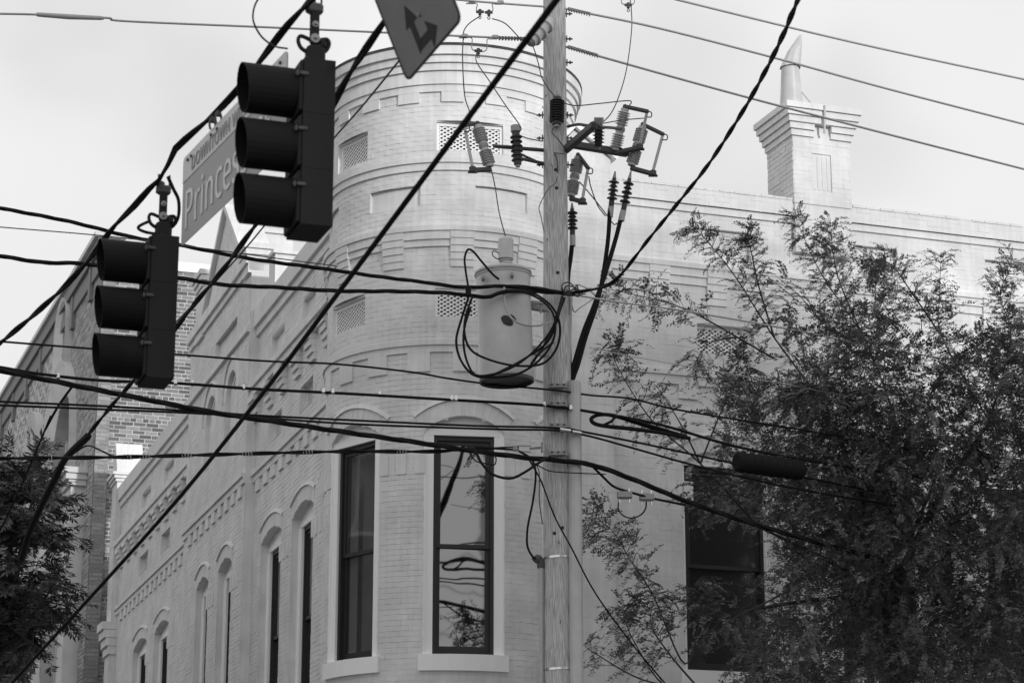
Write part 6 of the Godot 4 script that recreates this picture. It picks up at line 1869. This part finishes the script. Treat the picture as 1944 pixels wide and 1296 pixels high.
func street_tree() -> void:
	var B := Vector3(-7.241, 4.026, -34.000) * Vector3(1, 0, 1) + Vector3(0, 0.12, 0)
	var t := thing("street_tree", B, "small dark leafy tree in front of the church's street side", "tree")
	var wood := MB.new()
	var fork := Vector3(-7.431, 6.311, -34.000) - B
	limb(wood, Vector3.ZERO, fork, 0.16, 0.10, 0.05, 8)
	var hubs := []
	for q in [Vector3(-7.344, 7.249, -34.000), Vector3(-7.081, 8.200, -33.600), Vector3(-7.974, 7.918, -34.200), Vector3(-6.775, 6.795, -33.600), Vector3(-7.590, 8.763, -34.400), Vector3(-8.012, 6.700, -34.000), Vector3(-6.927, 6.076, -33.400)]:
		var p := limb(wood, fork, q - B, 0.06, 0.02, 0.08, 8)
		for i in range(2, p.size()): hubs.append(p[i])
	var area := PackedVector2Array([Vector2(-8.895, 9.488), Vector2(-7.369, 9.123), Vector2(-6.930, 9.042), Vector2(-6.649, 8.639), Vector2(-6.690, 8.199), Vector2(-6.529, 7.801), Vector2(-6.814, 7.564), Vector2(-6.839, 7.288), Vector2(-6.397, 7.013), Vector2(-6.537, 6.700), Vector2(-6.792, 6.389), Vector2(-6.850, 6.002), Vector2(-7.010, 5.388), Vector2(-8.624, 5.388)])
	var xfs := []
	var made := 0
	while made < 330:
		var u := Vector2(rng.randf_range(-9.2, -6.3), rng.randf_range(5.1, 9.8))
		if not Geometry2D.is_point_in_polygon(u, area): continue
		made += 1
		var c := Vector3(u.x, u.y, -34 + rng.randf_range(-1.3, 1.1)) - B
		var near: Vector3 = hubs[0]
		for h in hubs:
			if h.distance_to(c) < near.distance_to(c): near = h
		var p := limb(wood, near, c, 0.012, 0.004, 0.05, 4)
		var out := (c - near).normalized()
		for i in 7:
			var q: Vector3 = p[rng.randi_range(2, 4)]
			xfs.append(leaf_xf(q + Vector3(rng.randf_range(-1, 1), rng.randf_range(-1, 1), rng.randf_range(-1, 1)) * 0.12, out, 0.2, rng.randf_range(0.7, 1.15)))
	put(wood, "trunk_and_limbs", M.bark, t)
	crown(t, "crown", spray_leaf(), xfs, M.leaf_b, [1.0, 0.8, 1.25, 0.65, 1.1])

# ---------------------------------------------------------------- what stands round about, outside the frame
func block(called: String, label: String, at: Vector3, turn: float, size: Vector3, lin: float, cols: int, rows: int, cat := "building") -> void:
	var t := thing(called, at, label, cat)
	t.rotation.y = turn
	var w := MB.new()
	w.box(Vector3(0, size.y / 2, 0), size)
	put(w, "walls", mat(lin, 0.9), t)
	var co := MB.new()
	co.box(Vector3(0, size.y + 0.2, 0), Vector3(size.x + 0.6, 0.4, size.z + 0.6))
	put(co, "cornice", M.stone, t)
	for i in cols:
		for j in rows:
			var p := Vector3((i + 0.5) / cols * size.x - size.x / 2, (j + 0.6) / rows * size.y, size.z / 2)
			var f := MB.new()
			f.box(p + Vector3(0, 0, 0.03), Vector3(1.3, 2.0, 0.06))
			var o := put(f, "window", M.trim, t)
			var g := MB.new()
			g.box(p + Vector3(0, 0, 0.065), Vector3(1.1, 1.8, 0.03))
			put(g, "pane", M.dark_glass, o)

func surroundings() -> void:
	var g := MB.new()
	g.quad(Vector3(-300, 0, -300), Vector3(300, 0, -300), Vector3(300, 0, 300), Vector3(-300, 0, 300), Vector3.UP)
	tag(put(g, "ground", M.soil, self), "", "", "", "structure")
	var rd := MB.new()
	var b := Basis(Vector3.UP, deg_to_rad(19.5))
	var X := b * Vector3.RIGHT
	var Z := b * Vector3.BACK
	var c := Vector3(-0.83, 0, -30)
	var strip := func(m: MB, x0: float, x1: float, z0: float, z1: float, y: float) -> void:
		m.quad(c + X * x0 + Z * z0 + Vector3(0, y, 0), c + X * x1 + Z * z0 + Vector3(0, y, 0), c + X * x1 + Z * z1 + Vector3(0, y, 0), c + X * x0 + Z * z1 + Vector3(0, y, 0), Vector3.UP)
	strip.call(rd, -120, 120, 7.2, 22.0, 0.004)
	strip.call(rd, -16, -5.5, -120, 7.2, 0.004)
	strip.call(rd, -16, -5.5, 22.0, 120, 0.004)
	tag(put(rd, "road", M.asphalt, self), "", "", "", "structure")
	var pv := MB.new()
	pv.box(c + X * 52.5 + Z * -43.4 + Vector3(0, 0.06, 0), Vector3(116, 0.12, 101.2), b)
	tag(put(pv, "pavement", M.paving, self), "", "", "", "structure")
	# tall block across the front street, whose shadow covers the lower walls
	block("office_block", "tall plain office block across the front street, out of view", Vector3(21.2, 0, 7.4), deg_to_rad(19.5 + 180), Vector3(13.5, 20.7, 12), 0.6, 5, 6)
	block("office_block", "lower plain office block beside the tall one, out of view", Vector3(34.2, 0, 2.8), deg_to_rad(19.5 + 180), Vector3(14, 18.6, 12), 0.6, 5, 5)
	# row across the side street, mirrored in the side windows
	var lp := thing("street_lamp", Vector3(4.117, 4.868, -28.200) * Vector3(1, 0, 1) + Vector3(0, 0.12, 0), "pale street lamp globe half hidden in the locust tree", "street lamp")
	var ly := 5.830 - 0.12
	var po := MB.new()
	po.lathe([[0.10, 0.0], [0.09, 0.5], [0.05, 0.6], [0.04, ly - 0.3], [0.09, ly - 0.26], [0.09, ly - 0.2]], Transform3D.IDENTITY, 14)
	put(po, "post", M.black, lp)
	var gl := MB.new()
	gl.lathe([[0.08, -0.2], [0.15, -0.1], [0.17, 0.02], [0.14, 0.12], [0.07, 0.2], [0.0, 0.23]], Transform3D(Basis.IDENTITY, Vector3(0, ly, 0)), 20, true)
	put(gl, "globe", M.fibre, lp)
	block("warehouse", "long dark warehouse across the side street, out of view", Vector3(-33.5, 0, -49.5), deg_to_rad(19.5 + 90), Vector3(70, 13.5, 8), 0.10, 20, 3)
	# pole and wires behind the viewer, mirrored in the tower window
	var p := thing("far_pole", Vector3(11.3, 0, 13.5), "wooden pole behind the viewer, mirrored in the tower window", "utility pole")
	var s := MB.new()
	s.tube([Vector3.ZERO, Vector3(0, 15.5, 0)], [0.17, 0.12], 14)
	put(s, "shaft", M.wood, p)
	var ca := MB.new()
	ca.box(Vector3(0, 14.3, 0), Vector3(2.4, 0.12, 0.1))
	put(ca, "cross_arm", M.wood, p)
	var k := 0
	for y in [14.4, 13.5, 12.2, 11.7, 11.0]:
		k += 1
		wire("far_wire", [Vector3(-8, y + 0.5, 9), Vector3(2, y - 0.1, 11.2), Vector3(11.3, y, 13.3), Vector3(22, y - 0.2, 16), Vector3(34, y + 0.4, 19)], 0.02, M.rubber, ["highest", "second highest", "middle", "second lowest", "lowest"][k - 1] + " wire on the pole behind the viewer", "wire", "wires behind the viewer")

func lashing(at: Vector3, label: String) -> void:
	var m := MB.new()
	strands(m, [at - Vector3(0.05, 0, 0), at + Vector3(0.05, 0, 0)], 0.005, 1, 0.03, 0.024)
	single(m, "lashing", M.alu, label, "lashing", "pale lashings on the level cable")

func clip(at: Vector3, label: String) -> void:
	var m := MB.new()
	m.tube([at - Vector3(0.016, 0, 0), at + Vector3(0.016, 0, 0)], 0.023, 10)
	m.box(at + Vector3(0, 0.028, 0), Vector3(0.022, 0.02, 0.03))
	single(m, "cable_clip", M.bright, label, "clip", "bright clips on the second cable")

func _ready() -> void:
	rng.seed = 20240611
	# camera
	var cam := Camera3D.new()
	cam.name = "camera"
	cam.position = Vector3(0, 1.6, 0)
	cam.rotation.x = deg_to_rad(15.04)
	cam.fov = 16.757
	cam.near = 0.1
	cam.far = 800
	var ca := CameraAttributesPhysical.new()
	ca.frustum_focal_length = 81.46
	ca.frustum_focus_distance = 27.0
	ca.frustum_near = 0.1
	ca.frustum_far = 800
	ca.exposure_aperture = 5.0
	cam.attributes = ca
	add_child(cam)
	cam.current = true
	# sky
	var f := FastNoiseLite.new()
	f.seed = 41
	f.frequency = 0.9
	f.fractal_octaves = 6
	var im := Image.create(1024, 512, false, Image.FORMAT_RGBF)
	for y in 512:
		var lat := PI * (0.5 - (y + 0.5) / 512.0)
		for x in 1024:
			var lon := TAU * (x + 0.5) / 1024.0
			var d := Vector3(-cos(lat) * sin(lon), sin(lat) * 1.6, cos(lat) * cos(lon))
			var n := f.get_noise_3dv(d * 2.2)
			var g := 0.725 + 0.035 * clampf(n * 2.0, -1, 1) - 0.11 * smoothstep(0.02, 0.42, f.get_noise_3dv(d * 2.6 + Vector3(9.1, 3, 5.1)))
			im.set_pixel(x, y, Color(g, g, g))
	var sm := PanoramaSkyMaterial.new()
	sm.panorama = ImageTexture.create_from_image(im)
	var sky := Sky.new()
	sky.sky_material = sm
	var env := Environment.new()
	env.background_mode = Environment.BG_SKY
	env.sky = sky
	env.tonemap_mode = Environment.TONE_MAPPER_LINEAR
	env.tonemap_exposure = 1.22
	env.sdfgi_enabled = true
	env.ssao_enabled = true
	env.ssil_enabled = true
	var we := WorldEnvironment.new()
	we.environment = env
	add_child(we)
	# hazy low sun over the viewer's right shoulder
	var sun := DirectionalLight3D.new()
	sun.name = "sun"
	sun.light_energy = 0.6
	sun.light_color = Color(1, 1, 1)
	sun.light_angular_distance = 4.0
	sun.shadow_enabled = true
	var az := deg_to_rad(35.0)
	var el := deg_to_rad(16.0)
	var to := Vector3(sin(az) * cos(el), sin(el), cos(az) * cos(el))
	sun.transform = Transform3D(Basis.looking_at(-to), Vector3(0, 40, 0))
	add_child(sun)
	materials()
	surroundings()
	grey_building()
	brick_church()
	locust()
	street_tree()
	hardware()
	lines()
	signal_head(Vector3(-1.057, 5.730, -11.500), "large black traffic signal with three visors in front of the tower")
	signal_head(Vector3(-2.206, 5.525, -13.900), "small black traffic signal with three visors in front of the church wall")
	signs()
